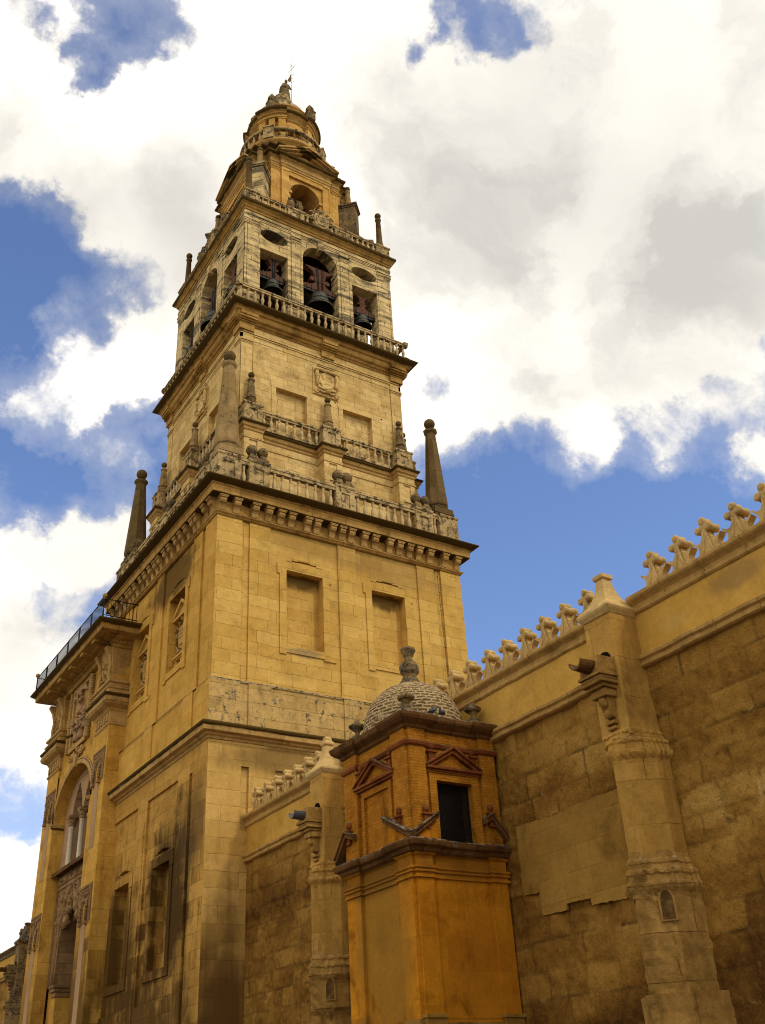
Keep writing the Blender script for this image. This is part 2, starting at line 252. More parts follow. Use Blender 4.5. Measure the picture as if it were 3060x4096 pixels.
# dome: rows of dark bricks set in thick white mortar
m, g, p = newmat('dome_brickwork'); M_dome = m
o = g.n('ShaderNodeTexCoord').outputs['Object']; x = g.sep(o)
ang = g.m('ARCTAN2', x[1], x[0]); lat = g.m('ARCTAN2', x[2], g.m('SQRT', g.m('ADD', g.m('MULTIPLY', x[0], x[0]), g.m('MULTIPLY', x[1], x[1]))))
wob = g.m('MULTIPLY', g.m('SUBTRACT', g.noise(o, 5.0, 5), 0.5), 0.11)
br = g.n('ShaderNodeTexBrick'); br.offset = 0.5; br.squash = 1.0
g.put(br.inputs['Vector'], g.comb(g.m('ADD', g.m('MULTIPLY', ang, 1.4), wob), g.m('ADD', g.m('MULTIPLY', lat, 1.4), wob)))
for k, v in (('Scale', 1), ('Mortar Size', 0.028), ('Mortar Smooth', 0.25), ('Brick Width', 0.29), ('Row Height', 0.105), ('Bias', 0)): br.inputs[k].default_value = v
g.put(br.inputs['Color1'], (0.07, 0.038, 0.016)); g.put(br.inputs['Color2'], (0.20, 0.12, 0.055)); g.put(br.inputs['Mortar'], (0.42, 0.305, 0.15))
n = g.noise(o, 6.0, 8, 0.7); cov = g.mr(g.noise(o, 3.0, 6, 0.65), 0.50, 0.62)
c = g.mix(g.m('MULTIPLY', cov, 0.85), br.outputs['Color'], (0.43, 0.32, 0.165))
c = g.mix(g.mr(n, 0.50, 0.64, 0, 0.85), c, (0.09, 0.05, 0.018)); g.put(p.inputs['Base Color'], c)
b = g.n('ShaderNodeBump'); g.put(b.inputs['Height'], g.m('ADD', g.m('MULTIPLY', br.outputs['Fac'], 1.0), n)); b.inputs['Distance'].default_value = 0.03; b.inputs['Strength'].default_value = 0.9
g.nt.links.new(b.outputs[0], p.inputs['Normal'])
# rough old masonry: tone of every block comes from the mesh, the grain from noise
def roughmat(name, cols, seed):
    m, g, p = newmat(name)
    at = g.n('ShaderNodeAttribute', attribute_name='tone').outputs['Fac']
    jt = g.n('ShaderNodeAttribute', attribute_name='joint').outputs['Fac']
    geo = g.n('ShaderNodeNewGeometry'); P = g.vm('ADD', geo.outputs['Position'], (seed, seed, 0))
    n1 = g.noise(P, 1.2, 7, 0.65); n2 = g.noise(P, 5.0, 8, 0.7, 0.4); n3 = g.noise(P, 22.0, 6, 0.7)
    t = g.m('ADD', at, g.m('ADD', g.m('MULTIPLY', g.m('SUBTRACT', n1, 0.5), 0.55), g.m('MULTIPLY', g.m('SUBTRACT', n2, 0.5), 0.5)))
    rp = g.n('ShaderNodeValToRGB'); g.put(rp.inputs[0], t); e = rp.color_ramp.elements
    e[0].position = 0.0; e[0].color = (*cols[0], 1); e[1].position = 1.0; e[1].color = (*cols[-1], 1)
    for i, cc_ in enumerate(cols[1:-1]):
        k = e.new((i + 1) / (len(cols) - 1)); k.color = (*cc_, 1)
    v = g.m('ADD', 1.0, g.m('ADD', g.m('MULTIPLY', g.m('SUBTRACT', n3, 0.5), 1.1), g.m('MULTIPLY', g.m('SUBTRACT', g.noise(P, 55.0, 4, 0.65), 0.5), 0.7)))
    c = g.mix(1.0, rp.outputs[0], g.comb(v, v, v), 'MULTIPLY')
    c = g.mix(g.m('MULTIPLY', jt, g.mr(n1, 0.40, 0.62, 0.10, 0.8)), c, g.mix(g.mr(n2, 0.56, 0.62), (0.045, 0.024, 0.008), (0.34, 0.23, 0.10)))
    c = g.mix(g.mr(g.noise(P, 3.0, 10, 0.75, 0.8), 0.53, 0.70, 0, 0.6), c, (0.045, 0.024, 0.008))
    c = g.mix(g.mr(g.noise(g.vm('ADD', P, (7, 3, 5)), 9.0, 8, 0.75, 0.8), 0.58, 0.74, 0, 0.5), c, cols[-1])
    g.put(p.inputs['Base Color'], c)
    b = g.n('ShaderNodeBump'); g.put(b.inputs['Height'], g.m('ADD', g.m('MULTIPLY', n2, 1.2), g.m('MULTIPLY', n3, 0.6)))
    b.inputs['Strength'].default_value = 1.0; b.inputs['Distance'].default_value = 0.06
    g.nt.links.new(b.outputs[0], p.inputs['Normal']); return m
M_rough = roughmat('eroded_masonry', [(0.075, 0.030, 0.008), (0.19, 0.088, 0.016), (0.33, 0.17, 0.033), (0.43, 0.245, 0.058), (0.50, 0.32, 0.11)], 3.0)
# ------------------------------------------------------------------ mesh helpers
class MB:
    def __init__(s): s.v = []; s.f = []; s.sm = []
    def add(s, vs, fs, smooth=False):
        o = len(s.v); s.v.extend(vs)
        for f in fs: s.f.append(tuple(i + o for i in f)); s.sm.append(smooth)
        return s
    def box(s, x0, x1, y0, y1, z0, z1):
        return s.add([(x, y, z) for z in (z0, z1) for y in (y0, y1) for x in (x0, x1)],
                     [(0, 1, 3, 2), (4, 6, 7, 5), (0, 4, 5, 1), (2, 3, 7, 6), (0, 2, 6, 4), (1, 5, 7, 3)])
    def hull(s, bot, top):                      # frustum between two loops with the same number of points
        n = len(bot)
        return s.add(list(bot) + list(top), [tuple(range(n))[::-1], tuple(range(n, 2 * n))] + [(i, (i + 1) % n, n + (i + 1) % n, n + i) for i in range(n)])
    def extr(s, poly, fr, d0, d1):              # polygon (s,z) in a face frame, extruded between two depths
        a = [fr(u, d0, z) for u, z in poly]; b = [fr(u, d1, z) for u, z in poly]
        return s.hull(a, b)
    def fbox(s, fr, s0, s1, d0, d1, z0, z1):
        return s.extr([(s0, z0), (s1, z0), (s1, z1), (s0, z1)], fr, d0, d1)
    def rect_ring(s, x0, x1, y0, y1, prof, cap=True):     # moulding profile [(offset,z)] swept round a rectangle
        loops = []
        for o, z in prof: loops.append([(x0 - o, y0 - o, z), (x1 + o, y0 - o, z), (x1 + o, y1 + o, z), (x0 - o, y1 + o, z)])
        vs = [p for l in loops for p in l]; fs = []
        for k in range(len(loops) - 1):
            for i in range(4): fs.append((4 * k + i, 4 * k + (i + 1) % 4, 4 * k + 4 + (i + 1) % 4, 4 * k + 4 + i))
        if cap: fs.append((3, 2, 1, 0)); fs.append(tuple(4 * (len(loops) - 1) + i for i in range(4)))
        return s.add(vs, fs)
    def ring(s, prof, cap=False): return s.rect_ring(0, 0, 0, 0, prof, cap)
    def lathe(s, prof, c=(0, 0, 0), n=16, smooth=True, ph=0.0, sx=1.0, sy=1.0, cap=True):
        vs = []
        for r, z in prof:
            for i in range(n): a = ph + 2 * pi * i / n; vs.append((c[0] + r * cos(a) * sx, c[1] + r * sin(a) * sy, c[2] + z))
        fs = [(k * n + i, k * n + (i + 1) % n, k * n + n + (i + 1) % n, k * n + n + i) for k in range(len(prof) - 1) for i in range(n)]
        s.add(vs, fs, smooth)
        if cap:
            o = len(s.v) - len(vs)
            s.f.append(tuple(o + i for i in range(n))[::-1]); s.sm.append(False)
            s.f.append(tuple(o + (len(prof) - 1) * n + i for i in range(n))); s.sm.append(False)
        return s
    def ball(s, c, r, n=12, sx=1, sy=1, sz=1):
        k = n // 2
        return s.lathe([(max(1e-4, r * sin(pi * i / k)), -r * sz * cos(pi * i / k)) for i in range(k + 1)], c, n, True, 0, sx, sy, cap=False)
    def tube(s, pts, r, n=6, smooth=True):
        pts = [Vector(p) for p in pts]; vs = []
        rr = r if hasattr(r, '__len__') else [r] * len(pts)
        for k, p in enumerate(pts):
            t = (pts[min(k + 1, len(pts) - 1)] - pts[max(k - 1, 0)]).normalized()
            a = t.cross(Vector((0, 0, 1)) if abs(t.z) < 0.9 else Vector((1, 0, 0))).normalized(); b = t.cross(a)
            for i in range(n):
                q = 2 * pi * i / n; vs.append(tuple(p + (a * cos(q) + b * sin(q)) * rr[k]))
        fs = [(k * n + i, k * n + (i + 1) % n, k * n + n + (i + 1) % n, k * n + n + i) for k in range(len(pts) - 1) for i in range(n)]
        fs += [tuple(range(n))[::-1], tuple((len(pts) - 1) * n + i for i in range(n))]
        return s.add(vs, fs, smooth)
    def mv(s, f): s.v = [f(*p) for p in s.v]; return s
    def join(s, o):
        k = len(s.v); s.v += o.v; s.f += [tuple(i + k for i in f) for f in o.f]; s.sm += o.sm; return s
    def jitter(s, a, seed=0, key=2):            # worn edges: the same shift for vertices that share a place
        rr = random.Random(seed); tab = {}
        def f(x, y, z):
            k = (round(x, key), round(y, key), round(z, key))
            if k not in tab: tab[k] = (rr.uniform(-a, a), rr.uniform(-a, a), rr.uniform(-a, a))
            t = tab[k]; return (x + t[0], y + t[1], z + t[2])
        return s.mv(f)
    def mesh(s, name, mat):
        me = bpy.data.meshes.new(name); me.from_pydata(s.v, [], s.f); me.materials.append(mat)
        me.polygons.foreach_set('use_smooth', s.sm)
        b = bmesh.new(); b.from_mesh(me); bmesh.ops.recalc_face_normals(b, faces=b.faces); b.to_mesh(me); b.free(); me.update()
        return me
    def build(s, name, mat, parent=None, **k):
        o = bpy.data.objects.new(name, s.mesh(name, mat)); COL.objects.link(o)
        if parent: o.parent = parent
        return tag(o, **k)
def tag(o, label=None, cat=None, group=None, kind=None):
    if label: o['label'] = label
    if cat: o['category'] = cat
    if group: o['group'] = group
    if kind: o['kind'] = kind
    return o
def empty(name, loc=(0, 0, 0), rz=0.0, **k):
    o = bpy.data.objects.new(name, None); COL.objects.link(o); o.location = loc; o.rotation_euler = (0, 0, rz); o.empty_display_size = 0.3
    return tag(o, **k)
def dup(o, parent=None, loc=None, rz=None):
    c = o.copy(); COL.objects.link(c)
    if parent is not None: c.parent = parent
    if loc is not None: c.location = loc
    if rz is not None: c.rotation_euler = (0, 0, rz)
    for ch in list(o.children):
        dup(ch, c)
    return c
def bevel(o, wd=0.02, seg=1, ang=40):
    m = o.modifiers.new('bevel', 'BEVEL'); m.width = wd; m.segments = seg; m.limit_method = 'ANGLE'; m.angle_limit = radians(ang); return o
FR = lambda s_, d, z: (s_, -d, z)              # faces that look towards -Y
FL = lambda s_, d, z: (-d, s_, z)              # faces that look towards -X
HOLE, SKIP = 'hole', 'skip'
def relief(mb, fr, s0, s1, z0, z1, base, rects, d_in=None):
    """stepped wall face: rects (s0,s1,z0,z1,depth) painted in order; HOLE cuts through to d_in, SKIP leaves the cell to another builder"""
    su = sorted({round(x, 4) for r in rects for x in r[:2] if s0 < x < s1} | {s0, s1})
    zu = sorted({round(x, 4) for r in rects for x in r[2:4] if z0 < x < z1} | {z0, z1})
    ns, nz = len(su) - 1, len(zu) - 1
    g = [[base] * nz for _ in range(ns)]
    for a, b, c, d, v in rects:
        for i in range(ns):
            m = (su[i] + su[i + 1]) / 2
            if a < m < b:
                for j in range(nz):
                    q = (zu[j] + zu[j + 1]) / 2
                    if c < q < d: g[i][j] = v
    def side(p, q, A, B):                       # wall between two depths along an edge p-q
        if A == B or SKIP in (A, B): return
        A = d_in if A == HOLE else A; B = d_in if B == HOLE else B
        if abs(A - B) < 1e-6: return
        mb.add([fr(p[0], A, p[1]), fr(q[0], A, q[1]), fr(q[0], B, q[1]), fr(p[0], B, p[1])], [(0, 1, 2, 3)])
    for i in range(ns):
        for j in range(nz):
            v = g[i][j]
            if v not in (HOLE, SKIP):
                mb.add([fr(su[i], v, zu[j]), fr(su[i + 1], v, zu[j]), fr(su[i + 1], v, zu[j + 1]), fr(su[i], v, zu[j + 1])], [(0, 1, 2, 3)])
            if i + 1 < ns: side((su[i + 1], zu[j]), (su[i + 1], zu[j + 1]), v, g[i + 1][j])
            if j + 1 < nz: side((su[i], zu[j + 1]), (su[i + 1], zu[j + 1]), v, g[i][j + 1])
    return mb
def arch_cell(mb, fr, sa, sb, fun, zlim, d, d_in, n=18, back=False):
    """fills between the curve z=fun(s) and the level zlim with wall at depth d, and lines the curve back to d_in"""
    ss = [sa + (sb - sa) * (1 - cos(pi * i / n)) / 2 for i in range(n + 1)]
    for a, b in zip(ss, ss[1:]):
        za, zb = fun(a), fun(b)
        mb.add([fr(a, d, za), fr(b, d, zb), fr(b, d, zlim), fr(a, d, zlim)], [(0, 1, 2, 3)])
        if back: mb.add([fr(a, d_in, za), fr(b, d_in, zb), fr(b, d_in, zlim), fr(a, d_in, zlim)], [(0, 1, 2, 3)])
        mb.add([fr(a, d, za), fr(b, d, zb), fr(b, d_in, zb), fr(a, d_in, za)], [(0, 1, 2, 3)], True)
    return mb
def arc_band(mb, fr, c, zc, r0, r1, ry, d0, d1, n=20, a0=0.0, a1=pi):       # raised archivolt
    for i in range(n):
        p, q = a0 + (a1 - a0) * i / n, a0 + (a1 - a0) * (i + 1) / n
        mb.extr([(c + r0 * cos(p), zc + r0 * ry * sin(p)), (c + r1 * cos(p), zc + r1 * ry * sin(p)), (c + r1 * cos(q), zc + r1 * ry * sin(q)), (c + r0 * cos(q), zc + r0 * ry * sin(q))], fr, d0, d1)
    return mb
def die(mb, fr, s0, s1, d0, d1, z0, z1, cap=0.05, base=True):       # pedestal block with sunk panel, cap and foot
    zc = z1 - 0.13; zb = z0 + (0.12 if base else 0.0)
    m = (s1 - s0) * 0.27; mz = (zc - zb) * 0.22
    relief(mb, fr, s0, s1, zb, zc, d1, [(s0 + m, s1 - m, zb + mz, zc - mz, d1 - 0.06)])
    mb.fbox(fr, s0, s1, d0, d1 - 0.065, zb, zc)
    for sa, sb in ((s0, s0 + 0.002), (s1 - 0.002, s1)): mb.fbox(fr, sa, sb, d1 - 0.065, d1, zb, zc)
    mb.fbox(fr, s0 - cap * .7, s1 + cap * .7, d0, d1 + cap * .7, zc, zc + 0.05); mb.fbox(fr, s0 - cap, s1 + cap, d0 - .01, d1 + cap, zc + 0.05, z1)
    if base: mb.fbox(fr, s0 - 0.03, s1 + 0.03, d0 - .005, d1 + 0.03, z0, zb)
    return mb
BAL = [(.075, 0), (.095, .01), (.095, .06), (.055, .09), (.05, .14), (.062, .2), (.098, .34), (.105, .42), (.085, .52), (.052, .62), (.046, .67), (.07, .70), (.075, .74), (.055, .77), (.085, .80), (.085, .86)]
BALME = {}
def baluster(parent, fr, s_, d, z0, h, sc=1.0, kind=None):
    key = round(h, 3), sc
    if key not in BALME: BALME[key] = MB().lathe([(r * sc, z / .86 * h) for r, z in BAL], n=10).mesh('baluster', M_balu)
    o = bpy.data.objects.new('baluster', BALME[key]); COL.objects.link(o); o.parent = parent; o.location = fr(s_, d, z0)
    o.rotation_euler = (random.uniform(-.02, .02), random.uniform(-.02, .02), random.uniform(0, 6)); return o
def baluster_mesh(mb, fr, s_, d, z0, h, n=8): return mb.lathe([(r, z / .86 * h) for r, z in BAL], fr(s_, d, z0), n)

def vnoise(x, y, seed):
    r = np.random.default_rng(seed); T = r.random((256, 256))
    xi = np.floor(x).astype(int); yi = np.floor(y).astype(int); fx = x - xi; fy = y - yi
    fx = fx * fx * (3 - 2 * fx); fy = fy * fy * (3 - 2 * fy)
    a = T[xi % 256, yi % 256]; b = T[(xi + 1) % 256, yi % 256]; c = T[xi % 256, (yi + 1) % 256]; d = T[(xi + 1) % 256, (yi + 1) % 256]
    return (a * (1 - fx) + b * fx) * (1 - fy) + (c * (1 - fx) + d * fx) * fy
def fbm(x, y, seed, o=4):
    t = 0; k = 1.0; n = 0
    for i in range(o): t = t + k * vnoise(x * 2 ** i + 13.7 * i, y * 2 ** i + 5.1 * i, seed + i); n += k; k *= 0.5
    return t / n
def masonry(name, mat, parent, fr, s0, s1, z0, z1, depth, step=0.07, rowh=0.62, seed=1, amp=0.05, tone=None, bwr=(0.5, 1.3), rowjit=0.1):
    """old coursed masonry: one dense sheet with its own joints, per-block depth and erosion"""
    ns = max(2, int((s1 - s0) / step)); nz = max(2, int((z1 - z0) / step)); rr = random.Random(seed)
    ss = np.linspace(s0, s1, ns + 1); zz = np.linspace(z0, z1, nz + 1); SS, ZZ = np.meshgrid(ss, zz, indexing='ij')
    zw = ZZ + (fbm(SS * .5, ZZ * .5, seed + 3, 3) - .5) * .14
    rows = [z0 - .3]
    while rows[-1] < z1 + .6: rows.append(rows[-1] + rowh * rr.uniform(1 - rowjit, 1 + rowjit))
    ri = np.clip(np.searchsorted(rows, zw) - 1, 0, len(rows) - 2); R = np.array(rows)
    dz = np.minimum(zw - R[ri], R[ri + 1] - zw)
    T = np.zeros_like(SS); DP = np.zeros_like(SS); DS = np.ones_like(SS)
    for r in range(len(rows) - 1):
        m = ri == r
        if not m.any(): continue
        c = [s0 - rr.uniform(0, 1.2)]
        while c[-1] < s1 + 1: c.append(c[-1] + rr.uniform(*bwr))
        C = np.array(c); bi = np.clip(np.searchsorted(C, SS[m]) - 1, 0, len(c) - 2)
        tv = np.array([rr.random() for _ in c]); dv = np.array([rr.uniform(-1, 1) for _ in c])
        T[m] = tv[bi]; DP[m] = dv[bi]; DS[m] = np.minimum(SS[m] - C[bi], C[bi + 1] - SS[m])
    J = np.clip(1 - np.minimum(dz, DS) / 0.045, 0, 1)
    ero = fbm(SS * 1.1, ZZ * 1.1, seed + 20, 5); fine = fbm(SS * 5, ZZ * 5, seed + 40, 3)
    eroded = np.clip((ero - .48) * 5, 0, 1)
    d = depth + DP * amp * .30 - J * .022 * (1 - .6 * eroded) - eroded * amp * 1.2 + (fine - .5) * (.035 + .07 * eroded) + (fbm(SS * 14, ZZ * 14, seed + 80, 2) - .5) * .03
    d[0, :] = np.minimum(d[0, :], depth); d[-1, :] = np.minimum(d[-1, :], depth)
    tn = .28 + .30 * T + (fbm(SS * .3, ZZ * .45, seed + 60, 4) - .5) * .9
    if tone is not None: tn = tone(SS, ZZ, tn)
    vs = [fr(a, b, c) for a, b, c in zip(SS.ravel().tolist(), d.ravel().tolist(), ZZ.ravel().tolist())]
    idx = np.arange((ns + 1) * (nz + 1)).reshape(ns + 1, nz + 1)
    fs = np.stack([idx[:-1, :-1], idx[1:, :-1], idx[1:, 1:], idx[:-1, 1:]], -1).reshape(-1, 4)
    me = bpy.data.meshes.new(name); me.from_pydata(vs, [], fs.tolist()); me.materials.append(mat)
    for nm, arr in (('tone', tn), ('joint', J)):
        at = me.attributes.new(nm, 'FLOAT', 'POINT'); at.data.foreach_set('value', np.ascontiguousarray(arr.ravel(), dtype=np.float32))
    me.polygons.foreach_set('use_smooth', [True] * len(me.polygons)); me.update()
    o = bpy.data.objects.new(name, me); COL.objects.link(o)
    if parent: o.parent = parent
    return o
def carving(mb, fr, s0, s1, z0, z1, d, n=60, seed=1, amp=.12, sym=True):     # crowded sculpted ornament: scrolls, leaves and bosses
    rr = random.Random(seed); c = (s0 + s1) / 2; h = (s1 - s0) / 2
    for _ in range(n):
        u = rr.uniform(0, 1) * h * .95; z = rr.uniform(z0, z1); r = rr.uniform(.05, .14) * min(1.6, h)
        t = rr.choice('bbrs')
        for sg in ((-1, 1) if sym else (rr.choice((-1, 1)),)):
            if t == 'b': mb.ball(fr(c + sg * u, d, z), r, 8, 1, 1, rr.uniform(.8, 1.5))
            else:
                a0 = rr.uniform(0, 6); k = rr.uniform(2.5, 4.5); R = r * 1.3
                mb.tube([fr(c + sg * (u + R * (1 - .12 * i) * cos(a0 + k * i / 7)), d + amp * .3, z + R * (1 - .12 * i) * sin(a0 + k * i / 7)) for i in range(8)], r * .38, 5)
    return mb
# ================================================================== BELL TOWER
tower = empty('bell_tower', (0, 0, 0), label='tall ochre stone bell tower in stepped storeys with balustrades, obelisks and bell openings', cat='bell tower')
R90 = -pi / 2
def four(o, n=4):                                  # the same face on the other sides of the square tower
    for k in range(1, n): dup(o, tower, rz=R90 * k)
    return o

# --- lower storey
mb = MB(); relief(mb, FR, -6.83, 6.83, 0, 15.02, 6.83, [(-5.37, -5.03, 11.5, 14.03, 6.72), (-3.84, -.6, 8, 14.03, 6.74), (.6, 3.84, 8, 14.03, 6.74)])
lw = mb.build('wall', M_low, tower)
dup(lw, tower, rz=pi); dup(lw, tower, rz=pi / 2)
mb = MB(); rc = []
for a, b in ((.8, 4.0), (-3.84, -.4)): rc.append((a, b, 5.9, 14.12, 6.73))
rc += [(-5.34, -5.03, 3, 14.03, 6.70), (-.18, .55, 3, 13.2, 6.86)]
for a, b in ((1.44, 3.3), (-3.2, -1.3)):
    rc += [(a - .32, b + .32, 7.0, 11.42, 6.775), (a, b, 7.05, 11.05, 6.22), (a - .42, b + .42, 10.8, 11.42, 6.79), (a, b, 10.8, 11.05, 6.22), (a - .4, b + .4, 6.72, 7.02, 6.80)]
    for k, hh in enumerate((.03, .065, .085, .085, .065, .03)):
        t0 = a + .1 + k * (b - a - .2) / 6; rc.append((t0, t0 + (b - a - .2) / 6, 11.55 - .02, 11.55 + hh + .05 * (2.5 - abs(k - 2.5)) * .6, 6.45))
relief(mb, FL, -6.83, 6.83, 0, 15.02, 6.83, rc)
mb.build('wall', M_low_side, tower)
# --- belt course and battered base of the shaft
mb = MB().ring([(6.83, 14.98), (6.86, 15.0), (6.9, 15.1), (7.0, 15.14), (7.02, 15.2), (7.2, 15.24), (7.22, 15.44), (7.28, 15.47), (7.31, 15.54), (7.27, 15.61), (6.9, 15.74)])
bevel(mb.build('belt_course', M_trim, tower), .012)
PIL = [(-6.8, -5.55, 1), (-5.15, -4.1, .7), (-.5, .5, .7), (4.1, 5.15, .7), (5.55, 6.8, 1)]
mb = MB(); relief(mb, FR, -6.93, 6.93, 15.6, 17.56, 6.87, [(a if a > -6.7 else -6.93, b if b < 6.7 else 6.93, 15.6, 17.56, 6.93) for a, b, _ in PIL])
mb.ring([(6.93, 17.555), (6.865, 17.64), (6.76, 17.7)])
bs = mb.build('shaft_base', M_base, tower)
mb = MB()
for k in (1, 2, 3):
    q = MB(); relief(q, FR, -6.925, 6.925, 15.6, 17.55, 6.865, [(a if a > -6.7 else -6.925, b if b < 6.7 else 6.925, 15.6, 17.55, 6.925) for a, b, _ in PIL])
    c_, s_ = round(cos(R90 * k)), round(sin(R90 * k)); mb.join(q.mv(lambda x, y, z: (x * c_ - y * s_, x * s_ + y * c_, z)))
mb.build('shaft_base', M_shaft_shaded, tower)
# --- shaft
LOWD, HIGHD = 6.70, 6.78
def shaft_relief(z0=17.5, z1=25.62):
    rc = [(a, b, z0, z1, 6.80 if w_ == 1 else HIGHD) for a, b, w_ in PIL]
    for sg in (-1, 1):
        a, b = (1.35, 3.26) if sg > 0 else (-3.26, -1.35); fr_ = LOWD + .055
        ea, eb = a - .47, b + .47
        rc += [(a - .34, b + .34, 19.3, 23.78, fr_), (ea, eb, 23.25, 23.78, fr_), (a, b, 19.28, 19.4, LOWD), (a - .34 if sg > 0 else a - .34, a, 19.3, 19.42, fr_), (b, b + .34, 19.3, 19.42, fr_),
               (b + .34, b + .62, 19.3, 19.46, fr_) if sg < 0 else (b + .3, b + .34, 19.3, 19.46, fr_), (a, b, 19.72, 23.48, 6.22)]
        for k, hh in enumerate((.025, .06, .085, .085, .06, .025)):
            t0 = a + k * (b - a) / 6; up = .11 * (1 - ((k - 2.5) / 3) ** 2); rc.append((t0, t0 + (b - a) / 6, 23.93 + up - hh * .2, 23.93 + up + hh, 6.45))
    mb = MB(); relief(mb, FR, -6.8, 6.8, z0, z1, LOWD, rc); return mb
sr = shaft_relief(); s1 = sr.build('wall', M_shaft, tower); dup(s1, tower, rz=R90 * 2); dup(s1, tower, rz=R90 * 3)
s2 = sr.build('wall', M_shaft_shaded, tower); s2.rotation_euler.z = R90
# carved aedicules with coats of arms in the two windows of the street side (built in the -Y frame, turned with the wall)
def coat(mb, fr, c, z, d, wx, hz, seed=1):
    q = [(0, -.5), (.28, -.42), (.4, -.18), (.42, .2), (.34, .42), (.12, .38), (0, .45)]
    sh = [(c + x * wx, z + y * hz) for x, y in q] + [(c - x * wx, z + y * hz) for x, y in q[-2:0:-1]]
    mb.extr(sh, fr, d - .05, d + .07)
    mb.extr([(c + (x - c) * .72, z + (y - z) * .72) for x, y in sh], fr, d + .05, d + .12)
    for sg in (-1, 1):
        for (u, v, r0, t0, k) in ((.52, .32, .15, 0, 5), (.56, -.05, .12, 2, -5), (.42, -.42, .15, 3, 5), (.28, .56, .13, 1, -4.5)):
            mb.tube([fr(c + sg * (u * wx + r0 * wx * (1 - .1 * i) * cos(t0 + k * i / 8)), d + .05, z + v * hz + r0 * wx * (1 - .1 * i) * sin(t0 + k * i / 8)) for i in range(9)], .055, 6)
        mb.ball(fr(c + sg * .5 * wx, d + .04, z + .12 * hz), .09, 8, 1, 1, 1.8)
        mb.tube([fr(c + sg * .05, d + .04, z - .58 * hz), fr(c + sg * .3 * wx, d + .06, z - .52 * hz), fr(c + sg * .5 * wx, d + .05, z - .3 * hz)], [.09, .08, .05], 6)
    mb.ball(fr(c, d + .05, z + .62 * hz), .13, 8, 1.6, 1, 1); mb.ball(fr(c - .18, d + .03, z + .72 * hz), .09, 8); mb.ball(fr(c + .18, d + .03, z + .72 * hz), .09, 8)
    for i in range(3): mb.fbox(fr, c - .2 * wx, c + .2 * wx, d + .1, d + .14, z - .1 * hz + i * .13 * hz, z - .05 * hz + i * .13 * hz)
    return mb
for sg in (-1, 1):
    a, b = (1.35, 3.26) if sg > 0 else (-3.26, -1.35); c = (a + b) / 2
    mb = MB(); mb.fbox(FR, a + .03, b - .03, 6.215, 6.245, 19.74, 22.6)
    mb.extr([(a + .02, 22.42), (b - .02, 22.42), (b - .02, 22.56), (c, 23.22), (a + .02, 22.56)], FR, 6.23, 6.42)
    mb.extr([(a + .01, 22.36), (b - .01, 22.36), (b - .01, 22.47), (a + .01, 22.47)], FR, 6.23, 6.56)
    for q in (-1, 1):
        mb.extr([(c + q * .95, 22.47), (c + q * .95, 22.62), (c, 23.30), (c, 23.12)], FR, 6.23, 6.56)
    mb.fbox(FR, a + .02, b - .02, 6.23, 6.50, 20.42, 20.52); mb.fbox(FR, a + .03, b - .03, 6.23, 6.44, 20.34, 20.42)
    for k in range(3):
        x = a + .22 + k * .735; mb.fbox(FR, x - .12, x + .12, 6.23, 6.40, 19.73, 20.34); mb.fbox(FR, x - .07, x + .07, 6.40, 6.43, 19.85, 20.25)
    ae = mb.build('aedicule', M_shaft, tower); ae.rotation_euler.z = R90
    ct = coat(MB(), FR, c, 21.45, 6.32, 1.35, 1.35, 3 + sg).build('coat_of_arms', M_trim, tower); ct.rotation_euler.z = R90
# lightning conductor down the right-hand pilaster
mb = MB().tube([(5.33, -6.9, 25.75), (5.33, -6.815, 25.2), (5.36, -6.81, 24), (5.40, -6.81, 22), (5.43, -6.81, 19.9), (5.45, -6.81, 17.8), (5.45, -6.96, 17.3), (5.46, -6.97, 15.8)], .011, 5)
for z in (25.1, 24.2, 23.2, 22.2, 21.2, 20.2): mb.box(5.32 + (25.1 - z) * .025, 5.36 + (25.1 - z) * .025, -6.84, -6.78, z, z + .04)
mb.build('lightning_conductor', M_iron, tower)
# --- great cornice on modillions
mb = MB().ring([(6.76, 25.48), (6.86, 25.5), (6.88, 25.56), (6.95, 25.6), (6.95, 25.66), (6.80, 25.70), (6.80, 26.30), (6.86, 26.36), (7.22, 26.38), (7.25, 26.40), (7.27, 26.78), (7.33, 26.80), (7.34, 26.86), (7.42, 26.89), (7.56, 26.97), (7.64, 27.02), (7.645, 27.09), (7.1, 27.24), (5.0, 27.27)])
for k in range(4):                                 # shallow breaks of the frieze over the paired pilasters
    q = MB()
    for a, b, w_ in PIL: q.fbox(FR, max(a, -6.82), min(b, 6.82), 6.7, 6.835 if w_ != 1 else 6.86, 25.70, 26.30)
    c_, s_ = round(cos(R90 * k)), round(sin(R90 * k)); mb.join(q.mv(lambda x, y, z: (x * c_ - y * s_, x * s_ + y * c_, z)))
corn = bevel(mb.jitter(.008, 2).build('cornice', M_cornice, tower), .014)
mb = MB(); w0 = .165
mb.fbox(lambda s_, d, z: (s_, -d, z), -w0 - .02, w0 + .02, 6.78, 7.19, 26.27, 26.372)
mb.fbox(FR, -w0 - .05, w0 + .05, 6.78, 7.21, 26.33, 26.378)
mb.extr([(0, 0)] * 0 or [(-w0, 26.27), (w0, 26.27), (w0, 26.05), (-w0, 26.05)], FR, 6.78, 7.06)
prof = [(7.13, 26.27), (7.15, 26.15), (7.09, 26.05), (6.99, 26.0), (6.95, 25.92), (6.93, 25.82), (6.90, 25.72), (6.78, 25.70), (6.78, 26.27)]
mb.hull([(-w0 * .92, -d, z) for d, z in prof], [(w0 * .92, -d, z) for d, z in prof])
MODME = mb.mesh('modillion', M_trim)
SM = [.31, 1.0, 1.65, 2.32, 2.98, 3.64, 4.3, 4.95, 5.8, 6.55]
